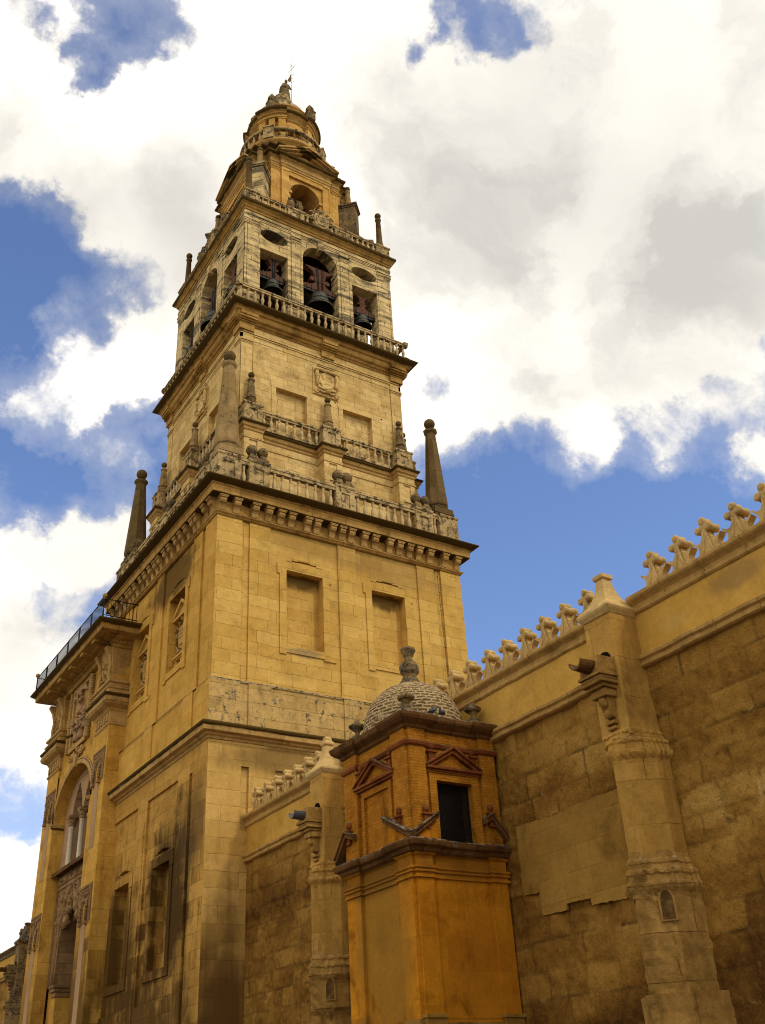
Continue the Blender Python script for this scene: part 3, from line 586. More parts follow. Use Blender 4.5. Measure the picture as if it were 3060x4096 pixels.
for k in range(2):
    for x in sorted([-q for q in SM] + SM):
        o = bpy.data.objects.new('modillion', MODME); COL.objects.link(o); o.parent = corn
        ang = R90 * k; o.location = (x * cos(ang), x * sin(ang), random.uniform(-.006, 0)); o.rotation_euler = (0, 0, ang + random.uniform(-.02, .02))


# --- balustrades: rail, plinth and pedestal blocks in one mesh, every baluster a piece of its own
BAL_LEFT = MB()                                    # those hardly seen: one mesh
def balustrade(dh, dies, runs, z0, z1, zrail, rail_h, dw, faces, mdie, capw=.05, plinth=.10, front=None, hidden=()):
    """dh: distance of the baluster line from the tower axis; dies: (s0,s1,d0,d1); runs: lists of baluster positions"""
    out = []
    for k in range(4):
        q = MB(); e0 = runs[0][0] - .3; e1 = runs[-1][-1] + .3
        q.fbox(FR, e0, e1, dh - dw - .03, dh + dw + .03, z0, z0 + plinth)
        q.fbox(FR, e0, e1, dh - dw, dh + dw, zrail, zrail + rail_h * .55); q.fbox(FR, e0, e1, dh - dw - .035, dh + dw + .035, zrail + rail_h * .55, zrail + rail_h)
        q.jitter(.01, k + 3)
        for (a, b, d0, d1) in dies: die(q, FR, a, b, d0, d1, z0, z1, capw)
        o = q.build('balustrade', mdie, tower); o.rotation_euler.z = R90 * k; out.append(o)
        for run in runs:
            for s_ in run:
                if k in faces: baluster(o, FR, s_, dh, z0 + plinth, zrail - z0 - plinth)
                elif k < 2 or k in hidden:
                    p = MB(); baluster_mesh(p, FR, s_, dh, z0 + plinth, zrail - z0 - plinth)
                    c_, n_ = round(cos(R90 * k)), round(sin(R90 * k)); BAL_LEFT.join(p.mv(lambda X, Y, Z: (X * c_ - Y * n_, X * n_ + Y * c_, Z)))
    return out
run8 = [-3.91 + .447 * i for i in range(8)]
b1 = balustrade(6.74, [(-6.92, -5.72, 5.72, 6.92), (-5.3, -4.25, 6.3, 6.92), (-.55, .52, 6.3, 6.92), (4.25, 5.3, 6.3, 6.92), ],
    [[-5.5], run8, [-v for v in run8[::-1]], [5.5]], 27.2, 28.92, 28.55, .30, .13, (0, 1), M_lichen)
# paired stone balls on the pedestals, great obelisks on the corners
mb = MB(); mb.box(-.52, .52, -.3, .3, 0, .16)
for sg in (-1, 1):
    mb.hull([(sg * .27 - .21, -.26, .16), (sg * .27 + .21, -.26, .16), (sg * .27 + .21, .26, .16), (sg * .27 - .21, .26, .16)], [(sg * .27 - .15, -.2, .42), (sg * .27 + .15, -.2, .42), (sg * .27 + .15, .2, .42), (sg * .27 - .15, .2, .42)])
    mb.lathe([(.10, .40), (.12, .46), (.21, .52), (.27, .64), (.28, .74), (.24, .87), (.14, .97), (.03, 1.0)], (sg * .29, 0, 0), 12)
BALLME = mb.mesh('twin_ball_finial', M_dark)
for k in range(4):
    for s_ in (-4.78, 0.0, 4.78):
        o = bpy.data.objects.new('twin_ball_finial', BALLME); COL.objects.link(o); o.parent = tower
        a = R90 * k; x, y = s_, -6.62; o.location = (x * cos(a) - y * sin(a), x * sin(a) + y * cos(a), 28.92); o.rotation_euler = (0, 0, a)
mb = MB().box(-.60, .60, -.60, .60, 0, .55); mb.box(-.63, .63, -.63, .63, .18, .30)
mb.lathe([(.56, .55), (.60, .62), (.62, .70), (.52, .78), (.60, .86), (.63, 1.0), (.29, 5.78)], n=8, smooth=False, ph=pi / 8)
mb.lathe([(.30, 5.70), (.39, 5.82), (.41, 5.95), (.31, 6.0), (.14, 6.08), (.12, 6.2)], n=8, smooth=False, ph=pi / 8)
OBME = mb.mesh('corner_obelisk', M_obelisk); OBMEP = OBME.copy(); OBMEP.materials[0] = M_obelisk_pale
BME = MB().ball((0, 0, 6.45), .32, 18).mesh('ball', M_obelisk)
for sx, sy in ((-1, -1), (1, -1), (-1, 1), (1, 1)):
    o = bpy.data.objects.new('corner_obelisk', OBMEP if (sx, sy) == (-1, -1) else OBME); COL.objects.link(o); o.parent = tower; o.location = (sx * 6.2, sy * 6.2, 28.90)
    q = bpy.data.objects.new('ball', BME); COL.objects.link(q); q.parent = o

# --- attic with projecting piers
PIER = [(-5.12, -4.08), (-.55, .52), (4.08, 5.12)]
AW = 5.16
mb = MB(); rc = []
for a, b in PIER:
    rc.append((a, b, 27.2, 31.75, 5.80)); m_ = (a + b) / 2; rc.append((m_ - .23, m_ + .23, 30.2, 30.95, 5.74)); rc.append((m_ - .23, m_ + .23, 28.4, 29.9, 5.74))
relief(mb, FR, -5.2, 5.2, 27.2, 31.75, AW, rc)
mb.fbox(FR, -5.2, 5.2, AW - .05, AW + .05, 31.02, 31.14)
for a, b in PIER: mb.fbox(FR, a - .04, b + .04, AW - .05, 5.845, 31.02, 31.14)
four(mb.build('attic_wall', M_upper, tower))
AP = [(0, 31.45), (.05, 31.5), (.06, 31.62), (.13, 31.68), (.16, 31.76), (.22, 31.86), (.26, 31.9), (.27, 31.97), (0, 32.06)]
mb = MB().ring([(AW + o - .0, z) for o, z in AP])
for k in range(4):
    q = MB()
    for i, (a, b) in enumerate(PIER): q.rect_ring(a, b, -5.80, -4.9, [(o, z + .003) for o, z in AP])
    c_, s_ = round(cos(R90 * k)), round(sin(R90 * k)); mb.join(q.mv(lambda x, y, z: (x * c_ - y * s_, x * s_ + y * c_, z)))
bevel(mb.build('attic_cornice', M_trim, tower), .012)
run7 = [-3.83 + .4467 * i for i in range(8)]
b2 = balustrade(5.33, [(a, b, 5.0, 5.78) for a, b in PIER], [run7, [-v for v in run7[::-1]]], 32.02, 33.28, 33.02, .22, .10, (0,), M_lichen, .05, .20)
mb = MB().lathe([(.27, 0), (.31, .05), (.31, .1), (.22, .16), (.27, .25), (.3, .33), (.27, .40), (.2, .44), (.29, .50), (.285, .56), (.245, .62), (.15, 1.62), (.2, 1.66), (.205, 1.73), (.13, 1.77), (.06, 1.86), (.06, 1.95)], n=8, smooth=False, ph=pi / 8)
SOBME = mb.mesh('small_obelisk', M_dark); SOP = SOBME.copy(); SOP.materials[0] = M_obelisk_pale
SBME = MB().ball((0, 0, 2.06), .175, 14).mesh('ball', M_obelisk)
for k in range(4):
    for i, s_ in enumerate((-4.6, -.02, 4.6)):
        o = bpy.data.objects.new('small_obelisk', SOBME if k == 0 and i != 1 else SOP); COL.objects.link(o); o.parent = tower; a = R90 * k; x, y = s_, -5.42
        o.location = (x * cos(a) - y * sin(a), x * sin(a) + y * cos(a), 33.27); o.rotation_euler = (0, 0, a)
        q = bpy.data.objects.new('ball', SBME); COL.objects.link(q); q.parent = o

# --- second storey
mb = MB(); rc = [(-5.1, -4.42, 32, 38.3, 5.12), (4.42, 5.1, 32, 38.3, 5.12), (-5.1, 5.1, 38.3, 39.0, 5.10), (-4.42, -4.37, 32, 38.3, 5.04), (4.37, 4.42, 32, 38.3, 5.04)]
for a, b in ((-3.0, -1.13), (1.13, 3.0)):
    rc += [(a - .26, b + .26, 32.3, 35.72, 5.115), (a - .32, b + .32, 35.4, 35.72, 5.115), (a, b, 32.7, 35.36, 4.80)]
rc.append((-1.62, -1.42, 33.5, 33.72, 4.5)); rc.append((3.62, 3.74, 35.5, 35.6, 4.9)); rc.append((.62, .72, 35.6, 35.68, 4.9))
relief(mb, FR, -5.1, 5.1, 32, 39.0, 5.085, rc)
for sa, sb in ((-5.13, -4.40), (4.40, 5.13)):
    for z, dd in ((37.70, .03), (37.76, .06), (37.84, .10), (37.92, .06)): mb.fbox(FR, sa, sb, 5.0, 5.115 + dd, z, z + .06)
    mb.fbox(FR, sa, sb, 5.0, 5.13, 37.98, 38.32)
mb.fbox(FR, -5.15, 5.15, 5.0, 5.135, 38.32, 38.38); mb.fbox(FR, -5.17, 5.17, 5.0, 5.17, 38.42, 38.50); mb.fbox(FR, -4.4, 4.4, 5.0, 5.11, 37.98, 38.06)
for z, dd in ((37.72, .03), (37.80, .07), (37.90, .10)): mb.fbox(FR, -.42, .62, 5.0, 5.10 + dd, z, z + .07)
four(mb.build('wall', M_upper, tower))
mb = MB(); c, z, d = .1, 36.85, 5.13
mb.fbox(FR, -.74, .84, 5.05, 5.16, 35.80, 37.60)
mb.add(*(lambda n: ([FR(c + .47 * cos(2 * pi * i / n) * r, 5.16 + h, z + .60 * sin(2 * pi * i / n) * r) for r, h in ((1.0, 0), (.97, .06), (.86, .075), (.80, .05), (.5, .10), (.02, .115)) for i in range(n)],
    [(k * n + i, k * n + (i + 1) % n, k * n + n + (i + 1) % n, k * n + n + i) for k in range(5) for i in range(n)], True))(20))
for sg in (-1, 1):
    x = c + sg * .62
    mb.tube([FR(x, 5.2, 37.38), FR(x + sg * .02, 5.24, 37.1), FR(x, 5.22, 36.9), FR(x - sg * .03, 5.25, 36.6), FR(x, 5.22, 36.35)], [.11, .12, .07, .12, .06], 8)
    mb.tube([FR(c + sg * .1, 5.22, 37.46), FR(c + sg * .4, 5.26, 37.5), FR(c + sg * .7, 5.26, 37.46), FR(c + sg * .78, 5.24, 37.3)], [.09, .1, .1, .05], 8)
    mb.tube([FR(c + sg * .12, 5.24, 36.12), FR(c + sg * .3, 5.24, 36.22), FR(c + sg * .55, 5.22, 36.32)], [.07, .09, .05], 8)
    mb.tube([FR(c + sg * .14, 5.22, 36.02), FR(c + sg * .34, 5.24, 35.98), FR(c + sg * .44, 5.2, 36.1)], [.06, .07, .04], 8)
    mb.tube([FR(c + sg * (.62 + .14 * cos(a)), 5.18, 36.02 + .13 * sin(a)) for a in np.linspace(2, 7, 9)], .045, 6)
mb.ball(FR(c, 5.26, 36.08), .14, 10); mb.ball(FR(c, 5.24, 37.5), .13, 8, 1.3, 1, .8)
for u in (-.26, -.02, .26): mb.fbox(FR, c + u - .025, c + u + .025, 5.2, 5.29, 36.9, 37.2)        # charge of the shield: a bridge and posts
mb.fbox(FR, c - .02, c + .16, 5.2, 5.29, 37.06, 37.1); mb.fbox(FR, c - .3, c + .32, 5.2, 5.285, 36.84, 36.88)
ca = mb.build('coat_of_arms', M_upper, tower); dup(ca, tower, rz=R90)
# --- cornice under the belfry
mb = MB().ring([(5.06, 38.9), (5.15, 38.94), (5.17, 39.02), (5.28, 39.06), (5.30, 39.16), (5.42, 39.22), (5.46, 39.3), (5.47, 39.52), (5.58, 39.56), (5.62, 39.66), (5.74, 39.72), (5.86, 39.80), (5.96, 39.88), (5.97, 39.98), (5.6, 40.16), (4.2, 40.2)])
for k in range(4):
    q = MB()
    for a, b in ((-5.25, -4.38), (4.38, 5.25), (-.2, .62)):
        q.fbox(FR, a, b, 5.0, 5.26, 38.52, 39.04); q.fbox(FR, a - .03, b + .03, 5.0, 5.34, 38.98, 39.06); q.fbox(FR, a - .05, b + .05, 5.0, 5.46, 39.06, 39.14); q.fbox(FR, a - .07, b + .07, 5.0, 5.55, 39.14, 39.28); q.fbox(FR, a - .07, b + .07, 5.0, 5.60, 39.28, 39.54)
    c_, s_ = round(cos(R90 * k)), round(sin(R90 * k)); mb.join(q.mv(lambda x, y, z: (x * c_ - y * s_, x * s_ + y * c_, z)))
bevel(mb.jitter(.008, 5).build('cornice', M_cornice, tower), .014)
b3 = balustrade(5.42, [], [[-5.35 + .445 * i for i in range(25)]], 40.14, 41.5, 41.30, .22, .11, (0,), M_lichen, .05, .22)

# --- belfry
BD, BI = 5.0, 4.2
SIDE = ((-4.0, -2.2), (2.2, 4.0)); ZS = 45.95; RA = 1.19
def belfry(mb, d, d_in, front=True):
    rc = []
    if front:
        rc += [(-5.0, -4.1, 40, 46.9, d + .03), (4.1, 5.0, 40, 46.9, d + .03), (-4.87, -4.83, 40, 46.9, d - .05), (4.83, 4.87, 40, 46.9, d - .05)]
        for sg in (-1, 1): rc += [(sg * 1.98 - .025, sg * 1.98 + .025, 40, 46.6, d - .05), (sg * 1.38 - .02, sg * 1.38 + .02, 40, 46.6, d - .04), (min(sg * 1.95, sg * 1.4), max(sg * 1.95, sg * 1.4), 40, 46.85, d + .03)]
    for a, b in SIDE: rc += [(a, b, 40, 45.3, HOLE), ((a + b) / 2 - .9, (a + b) / 2 + .9, 46.06, 47.02, SKIP)]
    rc += [(-RA, RA, 40, ZS, HOLE), (-RA, RA, ZS, 47.3, SKIP)]
    return relief(mb, FR, -5.0 if front else -d, 5.0 if front else d, 40.0, 48.1, d, rc, d_in)
mb = belfry(MB(), BD, BI); belfry(mb, BI, BI, False)
arch_cell(mb, FR, -RA, RA, lambda s_: ZS + sqrt(max(0, RA * RA - s_ * s_)), 47.3, BD, BI, 20, True)
for a, b in SIDE:
    c = (a + b) / 2
    arch_cell(mb, FR, c - .9, c + .9, lambda s_: 46.54 + .48 * sqrt(max(0, 1 - ((s_ - c) / .9) ** 2)), 47.02, BD, BI, 16, True)
    arch_cell(mb, FR, c - .9, c + .9, lambda s_: 46.54 - .48 * sqrt(max(0, 1 - ((s_ - c) / .9) ** 2)), 46.06, BD, BI, 16, True)
mb.extr([(-.14, 46.95), (.14, 46.95), (.2, 47.55), (-.2, 47.55)], FR, 4.6, 5.14)
for a, b in ((-1.98, -1.34), (1.34, 1.98), (-5.06, -4.1), (4.1, 5.06)):
    for z, dd in ((46.88, .05), (46.98, .08), (47.1, .06), (47.2, .11)): mb.fbox(FR, a - dd * .4, b + dd * .4, 4.6, BD + dd, z, z + .07)
    mb.fbox(FR, a, b, 4.6, BD + .05, 46.95, 47.9)
for z, dd in ((47.42, .04), (47.52, .065), (47.62, .09)): mb.fbox(FR, -5.0 - dd, 5.0 + dd, 4.6, BD + dd, z, z + .075)
four(mb.jitter(.006, 8).build('belfry_wall', M_belfry, tower))
MB().box(-2.3, 2.3, -2.3, 2.3, 40.1, 48.3).box(-4.9, 4.9, -4.9, 4.9, 48.0, 48.35).box(-4.9, 4.9, -4.9, 4.9, 39.9, 40.3).build('shaded_core', M_in, tower)
mb = MB().ring([(4.9, 47.95), (5.06, 48.0), (5.08, 48.10), (5.16, 48.16), (5.18, 48.26), (5.28, 48.34), (5.37, 48.42), (5.40, 48.5), (5.40, 48.60), (5.1, 48.74), (3.0, 48.78)])
bevel(mb.jitter(.01, 6).build('cornice', M_cornice, tower), .014)
# --- parapet over the belfry
runp = [[-3.9 + .39 * i for i in range(5)], [-.84], [.84 + .04], [2.38 + .39 * i for i in range(5)]]
b4 = balustrade(4.98, [(-5.1, -4.12, 4.12, 5.10), (-2.22, -1.08, 4.7, 5.08), (1.08, 2.2, 4.7, 5.08), ], runp, 48.72, 49.66, 49.46, .18, .10, (0,), M_lichen, .06, .08)
mb = coat(MB(), FR, .12, 49.55, 5.05, 1.25, 1.25, 5); mb.fbox(FR, -.42, .66, 4.85, 5.04, 48.8, 50.0); mb.ball(FR(.12, 5.0, 50.15), .3, 10, 1.2, .5, .6)
pc = mb.build('coat_of_arms', M_lichen, tower)
for k in (1,): dup(pc, tower, rz=R90 * k)
mb = MB()
for x in (-.28, .28): mb.lathe([(.16, 0), (.1, .06), (.12, .12), (.26, .34), (.27, .5), (.2, .68), (.15, .74), (.21, .82), (.05, .86)], (x, 0, 0), 12); mb.tube([(x + .2, 0, .78), (x + .05, 0, .9), (x - .16, 0, 1.0)], .06, 6)
VME = mb.mesh('twin_vases', M_dark)
for k in range(2):
    for s_ in (-1.65, ) if k == 0 else (-1.65, 1.65):
        o = bpy.data.objects.new('twin_vases', VME); COL.objects.link(o); o.parent = tower; a = R90 * k; x, y = s_, -4.9
        o.location = (x * cos(a) - y * sin(a), x * sin(a) + y * cos(a), 49.64); o.rotation_euler = (0, 0, a)
mb = MB().box(-.36, .36, -.36, .36, 0, .12).lathe([(.36, .12), (.33, .2), (.27, .38), (.225, .6), (.2, .9), (.155, 2.7), (.2, 2.74), (.2, 2.84), (.09, 2.9), (.08, 3.0)], n=12)
PO = mb.mesh('corner_obelisk', M_obelisk); PB = MB().ball((0, 0, 3.17), .215, 14).mesh('ball', M_obelisk)
for sx, sy in ((-1, -1), (1, -1), (-1, 1), (1, 1)):
    o = bpy.data.objects.new('corner_obelisk', PO); COL.objects.link(o); o.parent = tower; o.location = (sx * 4.68, sy * 4.68, 49.64)
    q = bpy.data.objects.new('ball', PB); COL.objects.link(q); q.parent = o
# --- diagonal volute buttresses of the lantern
def diag(t, q, z, k): a = -pi / 4 - pi / 2 - k * pi / 2 + pi / 2 * 0; return (t * cos(a) - q * sin(a), t * sin(a) + q * cos(a), z)
pol = [(3.4, 48.7), (6.3, 48.7), (6.3, 50.35), (5.95, 50.45), (5.7, 50.62), (5.45, 50.9), (5.3, 51.3), (5.22, 51.9), (5.22, 53.8), (3.4, 53.8)]
for k in range(4):
    mb = MB()
    mb.hull([diag(t, -.42, z, k) for t, z in pol], [diag(t, .42, z, k) for t, z in pol])
    for z0, z1, o_ in ((53.78, 53.9, .07), (53.9, 54.06, .13)):
        mb.hull([diag(t, q, z0, k) for t, q in ((3.3, -.42 - o_), (5.22 + o_, -.42 - o_), (5.22 + o_, .42 + o_), (3.3, .42 + o_))], [diag(t, q, z1, k) for t, q in ((3.3, -.42 - o_), (5.22 + o_, -.42 - o_), (5.22 + o_, .42 + o_), (3.3, .42 + o_))])
    vb = mb.jitter(.015, k).build('volute_buttress', M_dark if k in (1, 3) else M_belfry, tower)
    mb = MB().lathe([(.34, 0), (.36, .1), (.24, .16), (.3, .26), (.27, .36), (.235, .42), (.16, 1.55), (.2, 1.6), (.2, 1.68), (.08, 1.74), (.08, 1.8)], diag(4.65, 0, 54.06, k), 10)
    ob = mb.build('obelisk', M_obelisk_pale, vb); MB().ball(diag(4.65, 0, 55.98, k), .2, 12).build('ball', M_obelisk, vb)
# --- lantern stage
ZA = 53.42
mb = MB()
rc = [(-2.49, -1.8, 48.7, 55.3, 3.30), (1.8, 2.49, 48.7, 55.3, 3.30), (-1.8, 1.8, 48.7, 55.3, 3.47), (-1.72, 1.72, 48.7, 55.06, 3.43), (-1.26, 1.26, 48.7, 54.68, 3.27), (-1.08, 1.08, 48.7, ZA, HOLE), (-1.08, 1.08, ZA, 54.66, SKIP), (-1.72, -1.26, 54.95, 55.06, 3.47), (1.26, 1.72, 54.95, 55.06, 3.47)]
relief(mb, FR, -2.85, 2.85, 48.7, 55.3, 2.95, rc, 1.6)
arch_cell(mb, FR, -1.08, 1.08, lambda s_: ZA + sqrt(max(0, 1.08 ** 2 - s_ * s_)), 54.66, 3.27, 1.6, 18)
for a, b in ((-1.3, -1.0), (1.0, 1.3)): mb.fbox(FR, a, b, 2.2, 3.36, 53.2, 53.42)
mb.fbox(FR, -1.9, 1.9, 3.2, 3.33, 54.72, 54.79)
for a, b, d in ((-2.53, -1.8, 3.30), (1.8, 2.53, 3.30)):
    for z, dd in ((54.86, .03), (54.95, .06), (55.05, .10)): mb.fbox(FR, a - dd * .3, b + dd * .3, 2.8, d + dd, z, z + .08)
four(mb.build('lantern_wall', M_lantern, tower))
MB().box(-1.62, 1.62, -1.62, 1.62, 48.7, 55.2).build('shaded_core', M_in, tower)
EP = [(0, 55.18), (.06, 55.24), (.07, 55.36), (.12, 55.4), (.14, 55.52), (.08, 55.56), (.08, 55.78), (.15, 55.84), (.27, 55.92), (.40, 55.98), (.42, 56.1), (.42, 56.14), (.2, 56.24)]
mb = MB(); kk = 0
for hx, hy in ((2.87, 2.87), (1.8, 3.47), (3.475, 1.805), (2.5, 3.31), (3.315, 2.505)):
    mb.rect_ring(-hx, hx, -hy, hy, [(o, z + kk * .004) for o, z in EP]); kk += 1
bevel(mb.build('entablature', M_trim, tower), .01)
UP = [(0, 56.1), (0, 56.82), (.06, 56.86), (.1, 56.94), (.24, 57.02), (.36, 57.08), (.40, 57.16), (.40, 57.2), (.1, 57.30)]
mb = MB(); kk = 0
for hx, hy in ((2.6, 2.6), (1.75, 3.25), (3.255, 1.755), (2.25, 3.0), (3.005, 2.255)):
    mb.rect_ring(-hx, hx, -hy, hy, [(o, z + kk * .004) for o, z in UP]); kk += 1
bevel(mb.build('attic_block', M_trim, tower), .01)
mb = MB()
mb.extr([(-1.95, 56.2), (1.95, 56.2), (0, 57.2)], FR, 3.0, 3.40)
for q in (-1, 1): mb.extr([(q * 2.26, 56.28), (q * 2.26, 56.42), (0, 57.58), (0, 57.44)], FR, 3.0, 3.98); mb.extr([(q * 2.20, 56.18), (q * 2.20, 56.34), (0, 57.46), (0, 57.28)], FR, 3.0, 3.88); mb.extr([(q * 1.98, 56.2), (q * 1.98, 56.26), (0, 57.30), (0, 57.12)], FR, 3.0, 3.66)
four(mb.build('pediment', M_trim, tower))
for sx, sy in ((-1, -1), (1, -1), (-1, 1), (1, 1)):
    for u, v in ((2.35, 2.35), (2.75, 1.6), (1.6, 2.75)):
        MB().lathe([(.2, 0), (.22, .08), (.14, .14), (.17, .3), (.12, .62), (.17, .68), (.1, .74), (.08, .8), (.19, .9), (.2, 1.0), (.12, 1.12), (.02, 1.16)], (sx * u, sy * v, 57.2), 10).build('finial', M_dark, tower)
# --- round drum with its balustrade
mb = MB().lathe([(2.62, 57.1), (2.62, 58.72), (2.7, 58.78), (2.75, 58.9), (3.0, 59.0), (3.05, 59.12), (2.9, 59.22), (1.0, 59.24)], n=48)
mb.build('drum_base', M_lantern, tower)
mb = MB().lathe([(2.72, 59.2), (3.0, 59.2), (3.0, 59.3), (2.72, 59.3)], n=48, cap=False).lathe([(2.74, 60.06), (2.98, 60.06), (3.02, 60.14), (3.02, 60.24), (2.72, 60.24)], n=48, cap=False)
for a in range(8):
    t = radians(225 + 45 * a + 0); ca_, sa_ = cos(t), sin(t)
    if a % 2 == 0:
        mb.join(MB().box(2.62, 3.12, -.36, .36, 59.15, 60.2).box(2.58, 3.17, -.4, .4, 60.2, 60.32).mv(lambda x, y, z: (x * ca_ - y * sa_, x * sa_ + y * ca_, z)))
db = mb.build('balustrade', M_lichen, tower)
for a in range(4):
    for i in range(7):
        t = radians(225 + 90 * a + 14 + 62 / 6 * i); P_ = (2.86 * cos(t), 2.86 * sin(t), 59.3)
        if a in (0,): o = bpy.data.objects.new('baluster', BALME.setdefault(('d',), MB().lathe([(r, z / .86 * .76) for r, z in BAL], n=10).mesh('baluster', M_dark))); COL.objects.link(o); o.parent = db; o.location = P_
        else: BAL_LEFT.lathe([(r, z / .86 * .76) for r, z in BAL], P_, 8)
mb = MB(); N = 72; ztop, zspr = 62.2, 60.7
def rp(r, t, z): return (r * cos(t), r * sin(t), z)
def opening(t):                                     # height of the arched opening in the drum at bearing t
    q = (t - radians(270)) / radians(90); q = (q - round(q)) * 90; return zspr + .75 * sqrt(max(0, 1 - (q / 21.0) ** 2)) if abs(q) < 21 else 59.2
for i in range(N):
    t0, t1 = 2 * pi * i / N, 2 * pi * (i + 1) / N; h0, h1 = opening(t0), opening(t1)
    h0_ = h0 if h0 > 59.3 else (zspr if h1 > 59.3 else 59.2); h1_ = h1 if h1 > 59.3 else (zspr if h0 > 59.3 else 59.2)
    if h0_ < 59.3 and h1_ < 59.3: h0_ = h1_ = 59.2
    mb.add([rp(2.08, t0, h0_), rp(2.08, t1, h1_), rp(2.08, t1, ztop), rp(2.08, t0, ztop)], [(0, 1, 2, 3)])
    if h0_ > 59.3: mb.add([rp(2.08, t0, h0_), rp(2.08, t1, h1_), rp(1.5, t1, h1_), rp(1.5, t0, h0_)], [(0, 1, 2, 3)])
mb.lathe([(1.45, 59.2), (1.45, 62.2)], n=24, cap=False)
for k in range(4):
    for da in (-27, 27):
        t = radians(270 + 90 * k + da); c_, s_ = cos(t), sin(t)
        mb.join(MB().box(1.9, 2.42, -.26, .26, 59.2, 62.0).box(1.9, 2.47, -.31, .31, 61.86, 61.94).box(1.9, 2.5, -.34, .34, 61.98, 62.08).mv(lambda x, y, z: (x * c_ - y * s_, x * s_ + y * c_, z)))
    t = radians(225 + 90 * k); c_, s_ = cos(t), sin(t)
    mb.join(MB().box(1.9, 2.36, -.22, .22, 59.2, 62.0).mv(lambda x, y, z: (x * c_ - y * s_, x * s_ + y * c_, z)))
mb.build('drum_wall', M_lantern, tower)
MB().lathe([(1.44, 59.0), (1.44, 62.4)], n=16).build('shaded_core', M_in, tower)
CP = [(2.08, 62.0), (2.16, 62.06), (2.18, 62.3), (2.28, 62.36), (2.3, 62.46), (2.42, 62.56), (2.52, 62.66), (2.55, 62.8), (2.3, 62.92), (2.2, 62.95), (2.2, 63.5), (2.28, 63.55), (2.28, 63.65), (2.1, 63.7)]
mb = MB().lathe(CP, n=56, cap=False)
for k in range(4):                                  # the entablature breaks forward over the pier groups
    n0 = 12; t0, t1 = radians(225 + 90 * k - 25), radians(225 + 90 * k + 25); L_ = []
    for r, z in [(2.0, 62.0)] + [(r + .26 if r > 2.1 else r, z + .003) for r, z in CP[1:9]] + [(2.1, 62.95)]: L_.append([rp(r, t0 + (t1 - t0) * i / n0, z) for i in range(n0 + 1)])
    vs = [p for l in L_ for p in l]; m_ = n0 + 1; nl = len(L_)
    mb.add(vs, [(a * m_ + i, a * m_ + i + 1, a * m_ + m_ + i + 1, a * m_ + m_ + i) for a in range(nl - 1) for i in range(n0)] + [tuple(a * m_ for a in range(nl)), tuple(a * m_ + n0 for a in range(nl))[::-1]])
mb.build('drum_cornice', M_cornice, tower)
for t, r in ((225, 2.35), (297, 2.45), (164, 2.0), (45, 2.35), (100, 2.3)):
    c_, s_ = r * cos(radians(t)), r * sin(radians(t))
    MB().box(c_ - .3, c_ + .3, s_ - .3, s_ + .3, 62.9, 63.72).box(c_ - .34, c_ + .34, s_ - .34, s_ + .34, 63.68, 63.8).lathe([(.16, 63.78), (.2, 63.86), (.3, 64.0), (.31, 64.16), (.22, 64.36), (.1, 64.46), (.13, 64.52), (.1, 64.6), (.02, 64.66)], (c_, s_, 0), 12).build('urn', M_dark, tower)
MB().lathe([(2.1, 63.6), (2.05, 63.9), (1.8, 64.6), (1.4, 65.2), (.95, 65.65), (.75, 65.8), (.72, 66.3), (.8, 66.4), (.8, 66.5), (.55, 66.6), (.52, 66.9), (.62, 67.0), (.6, 67.1)], n=32).build('cupola', M_lichen, tower)
BAL_LEFT.build('baluster', M_balu, tower, kind='stuff')
